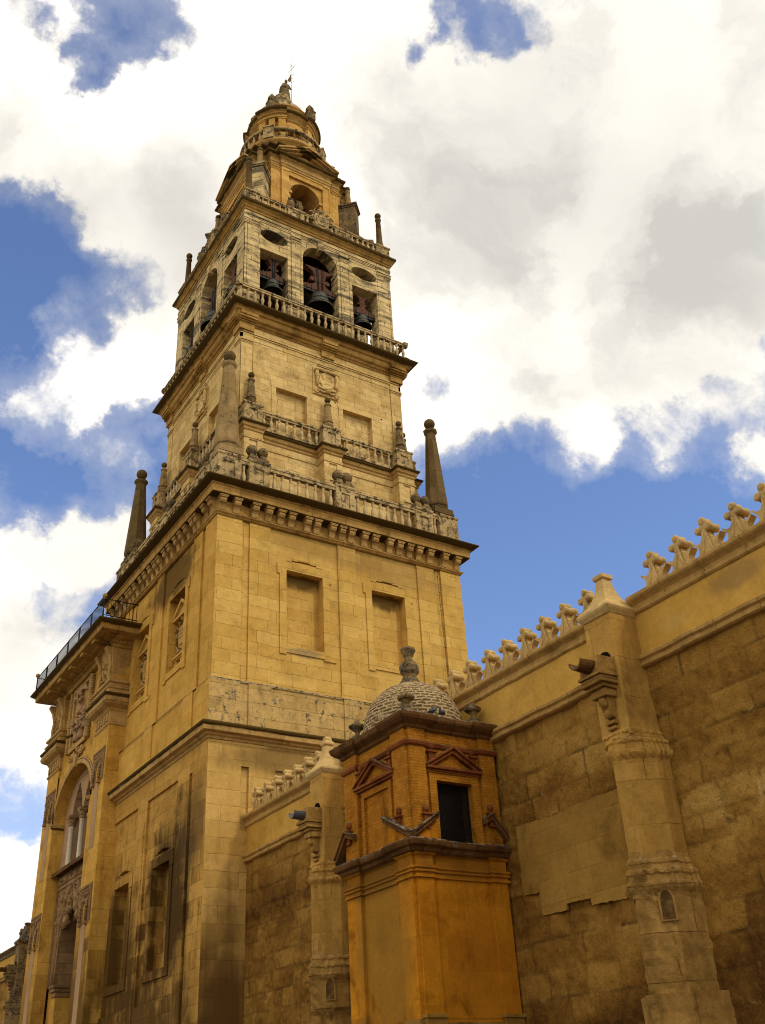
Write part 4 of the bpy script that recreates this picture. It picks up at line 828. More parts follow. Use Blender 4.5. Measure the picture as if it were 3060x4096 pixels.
# ================================================================== BELLS
def make_bell(name, rt, rr, h, beam_z, beam_w, lyre, wheel=None):
    """rr: rim radius, rt: shoulder radius, h: height of the bell; z=0 is the rim"""
    t = empty(name)
    out = [(rr, 0), (rr * 1.0, .03), (rr * .93, h * .10), (rr * .80, h * .22), (rr * .69, h * .40), (rr * .62, h * .62), (rt * 1.12, h * .82), (rt, h * .93), (rt * .8, h * .985), (rt * .3, h)]
    inn = [(rt * .25, h * .90), (rt * .9, h * .84), (rr * .56, h * .6), (rr * .64, h * .35), (rr * .78, h * .15), (rr * .93, 0)]
    mb = MB().lathe(out + inn + [(rr, 0)], n=32, cap=False)
    for z, k in ((h * .9, rt * 1.03), (h * .5, rr * .66), (h * .12, rr * .93)): mb.lathe([(k, z - .015), (k + .03, z - .012), (k + .03, z + .012), (k, z + .015)], n=32, cap=False)
    mb.build('bell_body', M_bronze, t)
    zt, wt, zn, wn = lyre
    sh = [(-beam_w, beam_z - .05), (beam_w, beam_z - .05), (beam_w, beam_z + .22), (beam_w * .72, beam_z + .26), (beam_w * .5, beam_z + .34), (wn * 1.25, beam_z + .42), (wn, beam_z + .52), (wn, zn),
          (wn * 1.05, zn + (zt - zn) * .35), (wn * 1.3, zn + (zt - zn) * .62), (wt * .75, zn + (zt - zn) * .78), (wt * .82, zn + (zt - zn) * .86), (wt, zt - .06), (wt, zt)]
    sh += [(-x, z) for x, z in sh[:1:-1]]
    mb = MB().extr(sh, FR, -.16, .16)
    for sg in (-1, 1):
        mb.lathe([(.02, -.15), (.17 * wt, -.15), (.17 * wt, .15), (.02, .15)], (0, 0, 0), 12, False); mb.v[-48:] = [(sg * wn * 1.42 + x, -z, zn - .02 + y) for x, y, z in mb.v[-48:]]
    mb.build('headstock', M_wood, t)
    q = MB()
    for x in (-.5, -.28, .28, .5): q.tube([(x * wn * .85, -.19, h - .04), (x * wn * 1.35, -.19, zt + .05)], .02, 5)
    for x in (-.78, -.5, .5, .78): q.box(x * beam_w - .025, x * beam_w + .025, -.19, .19, beam_z - .1, beam_z + .3)
    q.box(-wn * 1.05, wn * 1.05, -.185, -.165, zn - .2, zn - .15)
    q.box(-beam_w - .12, beam_w + .12, -.13, .13, beam_z - .22, beam_z - .06)
    q.build('iron_straps', M_iron, t)
    MB().tube([(0, 0, h * .9), (.03, 0, h * .3)], .035, 6).ball((.03, 0, h * .12), .1, 8).build('clapper', M_iron, t)
    if wheel:
        MB().tube([(wheel + .0, .12 + .44 * cos(a), beam_z - .18 + .44 * sin(a)) for a in np.linspace(0, 2 * pi, 20)], .022, 5).tube([(wheel, -.3, beam_z - .18), (wheel, .5, beam_z - .18)], .018, 4).build('wheel', M_iron, t)
    return t
BG = 'bells hung in the openings of the belfry'
big = make_bell('bell', .43, .87, 1.28, 1.42, 1.12, (3.15, .97, 2.25, .36)); big.location = (.12, -4.55, 42.62)
tag(big, 'largest bronze bell in the arched middle opening of the sunlit belfry face', 'bell', BG)
sm1 = make_bell('bell', .32, .60, .96, 1.05, .86, (2.45, .44, 1.8, .17), .74); sm1.location = (-2.96, -4.5, 42.6)
tag(sm1, 'small wheeled bell in the square opening left of the sunlit belfry arch', 'bell', BG)
sm2 = dup(sm1, loc=(3.1, -4.5, 42.55), rz=pi); tag(sm2, 'small grey bell with red yoke in the square opening right of the belfry arch', 'bell', BG)
c = dup(big, loc=(-4.55, -.1, 42.62), rz=R90); tag(c, 'big bell bulging from the arched opening on the shaded left belfry face', 'bell', BG)
c = dup(sm1, loc=(-4.62, -3.05, 42.6), rz=-R90); tag(c, 'small bell with hoop wheel in the shaded belfry face beside the front corner', 'bell', BG)
c = dup(sm1, loc=(-4.62, 3.0, 42.45), rz=R90); tag(c, 'small bell at the far end of the shaded left belfry face below its tilted yoke', 'bell', BG)
c = dup(sm1, loc=(.15, -2.2, 51.15), rz=0); tag(c, 'small bell in the high arch of the lantern storey, only its yoke and straps showing', 'bell', BG)

# ================================================================== ANGEL ON THE TOP
st = empty('angel_statue', (.3, 0, 67.05), label='weathered stone angel statue holding a banner staff on the very top of the tower', cat='statue')
mb = MB().lathe([(.55, 0), (.6, .1), (.5, .2), (.58, .32), (.62, .6), (.5, 1.0), (.44, 1.4), (.46, 1.7), (.42, 1.95), (.34, 2.15), (.13, 2.25), (.12, 2.34)], n=16, sx=1.0, sy=.8)
mb.ball((.06, -.02, 2.52), .22, 12, .9, 1, 1.2)
mb.tube([(.3, -.1, 2.1), (.55, -.2, 1.75), (.62, -.35, 1.55)], [.16, .13, .1], 8); mb.tube([(-.3, 0, 2.1), (-.42, -.25, 1.7), (-.1, -.45, 1.55)], [.16, .13, .1], 8)
for k in range(9):
    a = k / 9 * 2 * pi; mb.tube([(.36 * cos(a), .29 * sin(a), 1.7), (.5 * cos(a + .15), .42 * sin(a + .15), 1.0), (.6 * cos(a + .1), .5 * sin(a + .1), .25)], [.05, .07, .06], 5)
bevel(mb.build('figure', M_statue, st), .01)
st.scale = (.60, .60, .95)
mb = MB().extr([(-.1, 2.0), (-.35, 2.3), (-.6, 1.9), (-.72, 1.2), (-.7, .5), (-.5, .35), (-.35, .8), (-.2, 1.4)], FR, -.45, -.3).jitter(.01)
mb.build('wing', M_statue, st)
mb = MB().extr([(.1, 2.0), (.35, 2.2), (.5, 1.8), (.55, 1.1), (.45, .6), (.3, .9), (.2, 1.4)], FR, -.45, -.3)
mb.build('wing', M_statue, st)
mb = MB().tube([(.62, -.38, -.6), (.62, -.38, 5.6)], .03, 5)
mb.tube([(.2, -.38, 3.5), (1.05, -.38, 4.6)], .022, 4); mb.tube([(.35, -.38, 4.62), (.98, -.38, 4.42)], .02, 4); mb.tube([(.62, -.7, 4.5), (.62, -.05, 4.5)], .02, 4)
for z in (2.5, 2.95, 3.4): mb.tube([(.62, -.38, z - .1), (.98, -.38, z + .2)], .016, 4); mb.ball((1.0, -.38, z + .22), .05, 6)
mb.extr([(.95, 4.65), (1.12, 4.7), (1.05, 4.5)], FR, .37, .39)
mb.build('banner_staff', M_iron, st)
MB().extr([(.1, 2.5), (.3, 2.35), (.6, 2.55), (.6, 3.55), (.35, 3.0)], FR, .34, .40).build('banner', M_statue, st)
# ================================================================== STREET WALL WITH MERLONS
wall = empty('crenellated_wall', (-4.6, -20, 0), label='old ochre stone street wall with moulded coping, worn blocks and stepped buttresses', cat='wall')
def P0(o): o.parent = wall; o.location = (4.6, 20, 0); return o
XW = 5.10
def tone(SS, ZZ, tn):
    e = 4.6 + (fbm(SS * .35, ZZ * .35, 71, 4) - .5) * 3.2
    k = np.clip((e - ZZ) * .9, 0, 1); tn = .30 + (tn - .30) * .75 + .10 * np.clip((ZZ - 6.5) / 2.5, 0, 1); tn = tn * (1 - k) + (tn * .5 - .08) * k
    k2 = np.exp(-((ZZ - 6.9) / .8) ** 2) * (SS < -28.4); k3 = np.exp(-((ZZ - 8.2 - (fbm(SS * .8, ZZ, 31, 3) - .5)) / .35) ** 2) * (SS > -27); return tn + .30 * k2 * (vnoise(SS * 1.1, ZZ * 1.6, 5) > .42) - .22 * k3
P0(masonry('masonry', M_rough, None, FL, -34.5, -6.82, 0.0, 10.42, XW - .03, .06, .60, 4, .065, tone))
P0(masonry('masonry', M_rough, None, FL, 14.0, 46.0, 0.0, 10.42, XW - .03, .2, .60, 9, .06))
mb = MB().box(-5.0, -4.2, -70, -34.5, 0, 10.42).box(-4.8, -4.2, -34.5, -6.84, 0, 10.42).box(-4.8, -4.2, 6.85, 46, 0, 10.42)
P0(mb.build('wall_core', M_butt, None))
mb = MB()
for a, b in ((-70, -6.84), (6.85, 46)): mb.box(-XW + .0, -4.2, a, b, 10.42, 11.95)
P0(mb.build('plaster_band', M_plaster, None))
# patch of smooth ashlar
rr = random.Random(5); cr = [(-26.85, 7.84), (-25.9, 7.88), (-24.6, 7.82), (-24.6, 7.80), (-22.95, 7.86), (-22.95, 6.17), (-23.55, 6.15), (-23.57, 5.60), (-24.45, 5.58), (-24.47, 5.72), (-25.3, 5.70), (-25.32, 5.55), (-26.85, 5.50)]
top, bot = [], []
for (a, za), (b, zb) in zip(cr, cr[1:] + cr[:1]):
    n = max(1, int(math.hypot(b - a, zb - za) / .09))
    for k in range(n): top.append((a + (b - a) * k / n + rr.uniform(-.02, .02), za + (zb - za) * k / n + rr.uniform(-.02, .02)))
mb = MB().extr(top + bot, FL, XW - .05, XW + .008); P0(mb.build('ashlar_patch', M_smooth, None))
def strip(prof, a, b, jit=.008, seg=.55, seed=1):
    mb = MB(); n = max(1, int((b - a) / seg)); rr = random.Random(seed); L_ = []
    for i in range(n + 1):
        j = rr.uniform(-jit, jit); k = rr.uniform(-jit, jit); L_.append([FL(a + (b - a) * i / n, d + j, z + k) for d, z in prof])
    m_ = len(prof); vs = [p for l in L_ for p in l]
    return mb.add(vs, [(i * m_ + q, i * m_ + (q + 1) % m_, i * m_ + m_ + (q + 1) % m_, i * m_ + m_ + q) for i in range(n) for q in range(m_)] + [tuple(range(m_))[::-1], tuple(n * m_ + q for q in range(m_))])
COP = [(4.9, 11.60), (5.13, 11.62), (5.17, 11.66), (5.17, 11.72), (5.13, 11.75), (5.14, 11.84), (5.19, 11.88), (5.27, 11.93), (5.30, 11.97), (5.30, 12.04), (5.24, 12.08), (5.10, 12.12), (4.2, 12.14)]
STR = [(4.9, 10.26), (5.15, 10.28), (5.2, 10.31), (5.21, 10.37), (5.17, 10.39), (5.17, 10.43), (5.24, 10.47), (5.25, 10.54), (5.20, 10.57), (5.11, 10.62), (4.9, 10.64)]
for a, b in ((-28.2, -68), (-14.42, -27.34), (-6.84, -13.54), (22, 14.0), (22.9, 46)):
    a, b = min(a, b), max(a, b)
    P0(strip(COP, a, b, .009, .5, 3).build('coping', M_wtrim if a < 0 else M_dark, None)); P0(strip(STR, a, b, .012, .4, 4).build('string_course', M_wtrim, None))
# merlons
h = [(.42, 0), (.415, .05), (.36, .065), (.29, .12), (.262, .20), (.285, .29), (.36, .36), (.405, .415), (.37, .435), (.28, .37), (.20, .36), (.14, .42), (.10, .50), (.085, .60)]
full = h + [(-x, z) for x, z in h[::-1]]
FMx = lambda s_, d, z: (-d, s_, z)
def merlon_mesh(seed):
    mb = MB().extr(full, FMx, -.10, .10)
    core = [(.15, 0), (.10, .2), (.075, .40), (.065, .60)]; mb.extr(core + [(-x, z) for x, z in core[::-1]], FMx, -.13, .13)
    for sg in (-1, 1):                              # ribs that run up to the scrolls
        for q in (-1, 1): mb.tube([(q * .11, sg * .17, .02), (q * .12, sg * .10, .18), (q * .125, sg * .06, .36), (q * .13, sg * .05, .56)], [.045, .04, .03, .025], 6)
    for (y, z, r, L_) in ((.15, .655, .095, .16), (-.15, .655, .10, .19), (0, .835, .10, .15)):
        n = 12; k = len(mb.v); mb.lathe([(.03, -L_ - .01), (r * .7, -L_ - .01), (r, -L_ + .03), (r, -.10), (r * .88, -.08), (r * .88, .08), (r, .10), (r, L_ - .03), (r * .7, L_ + .01), (.03, L_ + .01)], (0, 0, 0), n)
        mb.v[k:] = [(q, y + a, z + b) for a, b, q in mb.v[k:]]
    mb.add([(x, y, z) for x in (-.13, .13) for (y, z) in ((-.09, .54), (.09, .54), (.08, .80), (-.08, .80))], [(0, 1, 2, 3), (7, 6, 5, 4), (0, 4, 5, 1), (1, 5, 6, 2), (2, 6, 7, 3), (3, 7, 4, 0)])
    return mb.jitter(.008, seed).mesh('merlon', M_merlon)
MER = [merlon_mesh(i) for i in range(4)]
MERD = MER[0].copy(); MERD.materials[0] = M_dark
ys = [-7.55, -8.38, -9.2, -10.02, -10.84, -11.64, -12.46, -13.2] + [-14.9 - .84 * i for i in range(15)] + [-28.98 - .85 * i for i in range(5)] + [15 + .9 * i for i in range(13)]
for i, y in enumerate(ys):
    o = bpy.data.objects.new('merlon', MER[i % 4] if y < 0 else MERD); COL.objects.link(o); P0(o); o.location = (4.6 - 4.93, 20 + y, 12.10); o.rotation_euler = (random.uniform(-.02, .02), random.uniform(-.03, .03), random.uniform(-.06, .06)); o.scale = (1, 1, random.uniform(.96, 1.03))
# buttresses with pyramid cap and water spout
COLP = [(0, -.24), (.03, -.16), (.13, -.07), (.155, -.03), (.155, .03), (.08, .07), (.075, .19), (.125, .23), (.13, .29), (.045, .34), (.035, .42), (.07, .45), (.065, .50), (.01, .56), (0, .7)]
def collar(mb, pts, z, seed, top=None):
    """worn triple moulding that runs round the plan pts; top: plan of the slimmer shaft above"""
    c = (-4.85, sum(p[1] for p in pts) / len(pts)); rr = random.Random(seed); dense = []; dt = []
    tp = top or pts
    for (a, b), (ta, tb) in zip(zip(pts, pts[1:]), zip(tp, tp[1:])):
        for i in range(7): dense.append((a[0] + (b[0] - a[0]) * i / 7, a[1] + (b[1] - a[1]) * i / 7)); dt.append((ta[0] + (tb[0] - ta[0]) * i / 7, ta[1] + (tb[1] - ta[1]) * i / 7))
    dense.append(pts[-1]); dt.append(tp[-1]); m_ = len(dense); L_ = []; wob = [rr.uniform(-.022, .022) for _ in dense]; chip = [rr.choice((1, 1, 1, .75, .5)) for _ in dense]
    for o, dz in COLP:
        t = min(1, max(0, (dz - .1) / .5)); row = []
        for k, ((x, y), (u, v_)) in enumerate(zip(dense, dt)):
            X, Y = x + (u - x) * t, y + (v_ - y) * t; v = Vector((X - c[0], Y - c[1])).normalized() * o * chip[k]
            row.append((X + v.x + rr.uniform(-.006, .006), Y + v.y + rr.uniform(-.006, .006), z + dz + wob[k] * (1 if 0 < dz < .55 or -.1 < dz else .3)))
        L_.append(row)
    mb.add([p for l in L_ for p in l], [(i * m_ + k, i * m_ + k + 1, i * m_ + m_ + k + 1, i * m_ + m_ + k) for i in range(len(L_) - 1) for k in range(m_ - 1)])
    return mb
def buttress(yr, apex=True, seed=1, slim=False):
    global M_butt, M_butt_up, M_wtrim, M_merlon
    keep = M_butt, M_butt_up, M_wtrim, M_merlon
    if yr > 0: M_butt = M_butt_up = M_wtrim = M_merlon = M_dark
    yl = yr + .88; ym = (yr + yl) / 2; m = empty('buttress'); P0(m); m.location = (4.6, 20, 0)
    mb = MB().box(-5.95, -5.0, yr, yl, 8.6, 11.62); mb.jitter(.012, seed)
    bevel(mb.build('shaft', M_butt_up, m), .03, 2)
    up = [(-5.02, yr - .16), (-5.45, yr - .14), (-5.92, yr + .16), (-6.2, ym), (-5.92, yl - .16), (-5.45, yl + .14), (-5.02, yl + .16)]
    lo = [(-5.02, yr - .28), (-5.74, yr - .1), (-6.27, ym), (-5.74, yl + .1), (-5.02, yl + .28)]
    lo2 = [(-5.02, yr - .5), (-5.85, yr - .22), (-6.36, ym), (-5.85, yl + .22), (-5.02, yl + .5)]
    def pris(name, pts, z0, z1, mat, n, amp, sd):
        q = MB(); rr = random.Random(sd); L_ = []
        dense = []
        for a, b in zip(pts, pts[1:]): dense += [(a[0] + (b[0] - a[0]) * t / 4, a[1] + (b[1] - a[1]) * t / 4) for t in range(4)]
        dense.append(pts[-1]); c = (-4.9, sum(p[1] for p in pts) / len(pts))
        for i in range(n + 1):
            z = z0 + (z1 - z0) * i / n; L_.append([(x + (x - c[0]) * (fl := rr.uniform(-amp, amp)) , y + rr.uniform(-amp, amp) * .6, z) for x, y in dense])
        m_ = len(dense); q.add([p for l in L_ for p in l], [(i * m_ + k, i * m_ + k + 1, i * m_ + m_ + k + 1, i * m_ + m_ + k) for i in range(n) for k in range(m_ - 1)] + [tuple(range(m_))[::-1], tuple(n * m_ + k for k in range(m_))])
        o = q.build(name, mat, m); return o
    pris('shaft', up, 5.75, 8.2, M_butt_up, 10, .012, seed + 1)
    pris('shaft', lo, 3.35, 5.3, M_butt, 14, .03, seed + 2); pris('shaft', lo2, 0, 3.4, M_butt, 10, .03, seed + 3)
    collar(MB(), up, 8.22, seed, [(-5.02, yr), (-5.45, yr), (-5.94, yr), (-5.955, ym), (-5.94, yl), (-5.45, yl), (-5.02, yl)]).build('collar', M_butt_up, m)
    lo7 = [(-5.02, yr - .28), (-5.4, yr - .19), (-5.74, yr - .1), (-6.27, ym), (-5.74, yl + .1), (-5.4, yl + .19), (-5.02, yl + .28)]
    collar(MB(), lo7, 5.42, seed + 9, up).build('collar', M_butt, m)
    # small pointed niche on the prow: raised plate, shade in its colour
    a_, b_ = Vector((-5.74, yr - .1, 0)), Vector((-6.27, ym, 0)); t_ = (b_ - a_).normalized(); nrm = Vector((t_.y, -t_.x, 0)); nrm = nrm if nrm.x < 0 else -nrm
    fn = lambda s_, d, z: tuple(a_ + t_ * s_ + nrm * d + Vector((0, 0, z)))
    hp = [(.0, 4.74), (.25, 4.74), (.25, 5.12), (.21, 5.25), (.125, 5.32), (.04, 5.25), (.0, 5.12)]
    MB().extr([(.125 + (x - .125) * 1.35, 5.02 + (z - 5.02) * 1.12) for x, z in hp], fn, -.12, .05).build('niche_frame', M_butt, m); MB().extr(hp, fn, -.1, .056).build('niche', M_niche_shade, m)
    # pyramid cap with concave sides
    q = MB(); k = len(q.v); cx, cy = -5.48, ym; prof = [(.52, 11.56), (.60, 11.64), (.64, 11.72), (.62, 11.78), (.54, 11.84), (.39, 11.98), (.28, 12.16), (.20, 12.38), (.155, 12.6), (.145, 12.66), (.20, 12.69), (.21, 12.79), (.17, 12.81)]
    if slim: prof = prof[:-1] + [(.13, 12.83), (.15, 12.9), (.1, 12.98)]
    q.lathe([(r * 1.414 * .93, z) for r, z in prof], (cx, cy, 0), 4, False, pi / 4, 1.0, .92); q.jitter(.012, seed + 4)
    bevel(q.build('cap', M_merlon, m), .02, 2)
    # spout
    q = MB().box(-6.46, -5.93, ym - .33, ym + .33, 10.04, 10.44)
    for z0, z1, o_ in ((9.96, 10.04, .06), (9.88, 9.96, .0), (9.79, 9.88, .03), (9.70, 9.79, -.07), (9.52, 9.70, -.15)): q.box(-6.46 - o_, -5.93, ym - .33 - o_ * .6, ym + .33 + o_ * .6, z0, z1)
    q.hull([(-6.08, ym - .12, 9.1), (-5.93, ym - .12, 9.05), (-5.93, ym + .12, 9.05), (-6.08, ym + .12, 9.1)], [(-6.24, ym - .17, 9.66), (-5.93, ym - .17, 9.66), (-5.93, ym + .17, 9.66), (-6.24, ym + .17, 9.66)])
    q.ball((-6.17, ym, 9.42), .14, 8); q.ball((-6.08, ym, 9.16), .11, 8)
    q.box(-6.1, -5.93, ym - .15, ym + .15, 8.92, 9.0).box(-6.06, -5.93, ym - .13, ym + .13, 8.8, 8.88)
    bevel(q.jitter(.008, seed + 5).build('spout', M_butt, m), .012)
    n = 10; q = MB(); L_ = []
    for x, r in ((-6.40, .235), (-6.88, .21)):
        for rr_ in (r, r - .045): L_.append([(x, ym + rr_ * cos(pi + pi * i / n), 10.30 - (.07 if x < -6.9 else 0) + rr_ * sin(pi + pi * i / n)) for i in range(n + 1)])
    vs = [p for l in L_ for p in l]; w_ = n + 1
    for A, B in ((0, 2), (1, 3), (0, 1), (2, 3)): q.add(vs, [(A * w_ + i, A * w_ + i + 1, B * w_ + i + 1, B * w_ + i) for i in range(n)])
    q.build('spout_tile', M_lead if slim else M_redgrey, m)
    MB().extr([(ym + x, 10.43 + z) for x, z in ((-.26, 0), (.10, 0), (.11, .12), (.06, .21), (-.05, .24), (-.18, .20), (-.25, .1))], FL, 5.93, 5.968).build('drain_hole_shade_plate', M_black, m)  # raised near-black plate; the shade of the hole is in its colour
    M_butt, M_butt_up, M_wtrim, M_merlon = keep
    return m
buttress(-28.21, False, 3); buttress(-14.42, True, 23, True); buttress(22.02, True, 43)

# ================================================================== PORTAL ON THE STREET SIDE
por = empty('stone_portal', (-7.2, 9, 0), label='carved stone gateway with tall arched recess, heavy cornice and twin lobed windows', cat='gateway')
def PP(o): o.parent = por; o.location = (7.2, -9, 0); return o
PD, PR = 7.52, 6.9
PY0, PY1 = 3.92, 14.08; C9 = 9.0; RX, RZ = 3.02, 2.35; ZI = 15.95
rc = [(6.0, 12.02, 0, 13.3, SKIP), (6.0, 12.02, 13.3, ZI, HOLE), (C9 - RX, C9 + RX, 0, ZI, HOLE), (C9 - RX, C9 + RX, ZI, 18.55, SKIP), (6.0, 12.0, 18.55, 19.1, PD - .1)]
mb = relief(MB(), FL, PY0, PY1, 0, 23.4, PD, [(6.0, 12.02, 0, 18.6, PD - .07), (6.0, 12.02, 18.6, 23.4, PD - .12), (C9 - RX, C9 + RX, 0, ZI, HOLE), (C9 - RX, C9 + RX, ZI, 18.5, SKIP)], PR)
arch_cell(mb, FL, C9 - RX, C9 + RX, lambda s_: ZI + RZ * sqrt(max(0, 1 - ((s_ - C9) / RX) ** 2)), 18.5, PD - .07, PR, 26)
mb.add([FL(PY0, PD, 0), FL(PY0, 6.0, 0), FL(PY0, 6.0, 23.4), FL(PY0, PD, 23.4)], [(0, 1, 2, 3)]).add([FL(PY1, PD, 0), FL(PY1, 4.5, 0), FL(PY1, 4.5, 23.4), FL(PY1, PD, 23.4)], [(0, 1, 2, 3)])
PP(mb.build('wall', M_portal, None))
mb = MB(); arc_band(mb, FL, C9, ZI, RX + .02, RX + .30, RZ / RX, PD - .1, PD + .0, 24); arc_band(mb, FL, C9, ZI, RX + .34, RX + .46, RZ / RX, PD - .1, PD - .02, 24)
mb.extr([(C9 - .16, 18.22), (C9 + .16, 18.22), (C9 + .24, 18.9), (C9 - .24, 18.9)], FL, PD - .1, PD + .1)
for a, b in ((C9 - RX - .03, C9 - RX + .08), (C9 + RX - .08, C9 + RX + .03)):
    mb.fbox(FL, a, b, PR - .02, PD + .10, 15.72, 15.98); mb.fbox(FL, a - .04, b + .04, PR - .02, PD + .14, 15.86, 15.95)
PP(bevel(mb.build('archivolt', M_trim, None), .01))
for a, b in ((PY0, 6.02), (11.98, PY1)):           # entablature over each pilaster
    mb = MB()
    mb.rect_ring(-PD, -6.5, a, b, [(0, 18.9), (.07, 18.98), (.08, 19.06), (.02, 19.1), (.02, 19.62), (.08, 19.68), (.12, 19.78), (.24, 19.84), (.38, 19.92), (.45, 20.04), (.46, 20.16), (.42, 20.24), (.44, 20.3), (.50, 20.36), (.50, 20.44), (.3, 20.48), (.28, 20.7), (.34, 20.74), (.34, 20.82), (.2, 20.86), (.2, 21.02), (.3, 21.08), (.3, 21.2), (0, 21.22)])
    for i in range(5):
        x = a + .25 + i * (b - a - .5) / 4; mb.fbox(FL, x - .1, x + .1, PD - .05, PD + .09, 19.15, 19.58)
    for i in range(6): x = a + .15 + i * .35; mb.lathe([(.11, 0), (.06, .12), (.03, .22)], FL(x, PD + .16, 20.86), 6)
    PP(bevel(mb.build('capital_moulding', M_trim, None), .01))
for a, b in ((PY0 + .05, 6.0), (12.0, PY1 - .05)):
    c = (a + b) / 2; mb = MB()
    mb.hull([FL(a, PD, 21.2), FL(b, PD, 21.2), FL(b, 6.5, 21.2), FL(a, 6.5, 21.2)], [FL(a - .12, PD + .2, 23.1), FL(b + .12, PD + .2, 23.1), FL(b + .12, 6.5, 23.1), FL(a - .12, 6.5, 23.1)])
    for x in (a + .25, b - .25):                 # S-shaped consoles
        pr = [(PD + .02, 21.22), (PD + .18, 21.3), (PD + .2, 21.7), (PD + .14, 22.2), (PD + .26, 22.7), (PD + .45, 23.0), (PD + .46, 23.1), (PD, 23.1)]
        mb.hull([(-d, x - .17, z) for d, z in pr], [(-d, x + .17, z) for d, z in pr])
    carving(mb, FL, c - .6, c + .6, 21.5, 22.8, PD + .12, 22, int(c * 3))
    mb.fbox(lambda s_, d, z: (-s_, -d, z), 6.9, PD + .05, -a + .02, -a + .06, 21.6, 22.7)
    PP(mb.jitter(.01, 3).build('console', M_trim, None))
mb = MB().rect_ring(-7.55, -5.0, 3.9, 13.35, [(.1, 23.0), (.16, 23.06), (.18, 23.14), (.26, 23.18), (.26, 23.30), (.34, 23.34), (.62, 23.36), (.64, 23.40), (1.1, 23.44), (1.14, 23.48), (1.15, 23.66), (1.22, 23.72), (1.33, 23.80), (1.40, 23.86), (1.40, 23.95), (.5, 24.0)])
for i in range(46):
    y = 3.6 + i * .235
    if y < 13.6: mb.box(-7.86, -7.7, y, y + .14, 23.17, 23.335)
for i in range(8): mb.box(-7.7 + i * .22, -7.56 + i * .22, 3.58, 3.74, 23.17, 23.335)
for i in range(5):
    y = 4.1 + i * 1.95; mb.fbox(FL, y, y + .5, 7.8, 8.6, 23.26, 23.43)
PP(bevel(mb.jitter(.008, 4).build('cornice', M_cornice, None), .014))
# sculpted panel over the arch
mb = MB().fbox(FL, 7.75, 10.55, 7.3, 7.44, 19.35, 22.95)
for a, b, z0, z1 in ((7.75, 7.95, 19.35, 22.95), (10.35, 10.55, 19.35, 22.95), (7.95, 10.35, 19.35, 19.6), (7.95, 10.35, 22.75, 22.95)): mb.fbox(FL, a, b, 7.4, 7.56, z0, z1)
fp = mb.build('relief_panel', M_trim, None); PP(fp)
for y in (10.8, 7.5):
    PP(MB().lathe([(r, .135 * i + z) for i in range(26) for r, z in ((.13, 0), (.17, .04), (.17, .09))], FL(y, 7.5, 19.4), 10).build('twisted_column', M_trim, None))
mb = MB()                                          # robed figures rising to a crowned one, all in one piece of carving
for (y, z, hh, w_) in ((9.15, 21.2, 1.2, .34), (9.5, 19.75, 1.2, .30), (8.75, 19.7, 1.15, .28), (9.9, 20.3, .8, .22), (8.35, 20.2, .8, .22)):
    mb.lathe([(w_ * .9, 0), (w_, hh * .25), (w_ * .7, hh * .55), (w_ * .85, hh * .72), (w_ * .35, hh * .82), (w_ * .3, hh * .86)], FL(y, 7.46, z), 10, True, 0, .7, 1)
    mb.ball(FL(y, 7.55, z + hh * .95), w_ * .42, 8); mb.tube([FL(y - w_ * .8, 7.6, z + hh * .68), FL(y - w_, 7.72, z + hh * .45), FL(y - w_ * .2, 7.76, z + hh * .5)], [.09, .08, .06], 6); mb.tube([FL(y + w_ * .8, 7.6, z + hh * .68), FL(y + w_ * 1.1, 7.7, z + hh * .9)], [.09, .07], 6)
carving(mb, FL, 8.2, 10.2, 19.7, 21.6, 7.46, 16, 4)
mb.extr([(7.9, 22.2), (8.5, 22.75), (9.9, 22.75), (10.3, 22.2), (9.6, 22.5), (8.8, 22.5)], FL, 7.4, 7.6)
mb.build('sculpted_figures', M_pink, fp)
mb = MB(); carving(mb, FL, 7.9, 10.4, 18.95, 19.3, 7.44, 14, 8); PP(mb.build('carved_frieze', M_trim, None))
# carved stucco niches on the pilasters
def niche(y0, y1, zt, tail):
    q = MB(); c = (y0 + y1) / 2; hw = .26; zb = zt - 1.7
    f = lambda s_: zt - .95 + .5 * max(0, 1 - abs(s_ - c) / hw) ** .7 + .06 * abs(sin((s_ - c) * 22))
    relief(q, FL, y0, y1, zb + .1, zt, PD + .035, [(y0 + .05, y1 - .05, zt - .12, zt - .05, PD + .07), (y0 + .05, y1 - .05, zt - .25, zt - .18, PD + .06), (c - hw, c + hw, zb, zt - .95, PD - .16), (c - hw, c + hw, zt - .95, zt - .3, SKIP)])
    arch_cell(q, FL, c - hw, c + hw, f, zt - .3, PD + .035, PD - .16, 12); q.add([FL(c - hw, PD - .16, zt - 1), FL(c + hw, PD - .16, zt - 1), FL(c + hw, PD - .16, zt - .3), FL(c - hw, PD - .16, zt - .3)], [(0, 1, 2, 3)])
    q.fbox(FL, y0, y0 + .02, PD - .05, PD + .035, zb + .1, zt).fbox(FL, y1 - .02, y1, PD - .05, PD + .035, zb + .1, zt).fbox(FL, y0, y1, PD - .05, PD + .03, zt, zt + .02)
    for sg in (-1, 1):
        x = c + sg * .42; q.tube([FL(x, PD + .07, zb + .1), FL(x, PD + .08, zt - .7)], .06, 6); q.fbox(FL, x - .13, x + .13, PD, PD + .15, zb - .04, zb + .1)
        for i in range(4): q.lathe([(.06, 0), (.1, .03), (.06, .06)], FL(x, PD + .08, zb + .2 + i * .16), 8)
    carving(q, FL, y0 + .1, y1 - .1, zt - .75, zt - .3, PD + .03, 12, int(y0 * 7 + zt), .06)
    n = PP(q.build('stucco_niche', M_stucco, None))
    s_ = PP(MB().fbox(FL, c - .32, c + .32, PD - .02, PD + .018, zb - tail, zb - .02).build('plaster_strip', M_pink, None)); s_.parent = n; s_.location = (0, 0, 0)
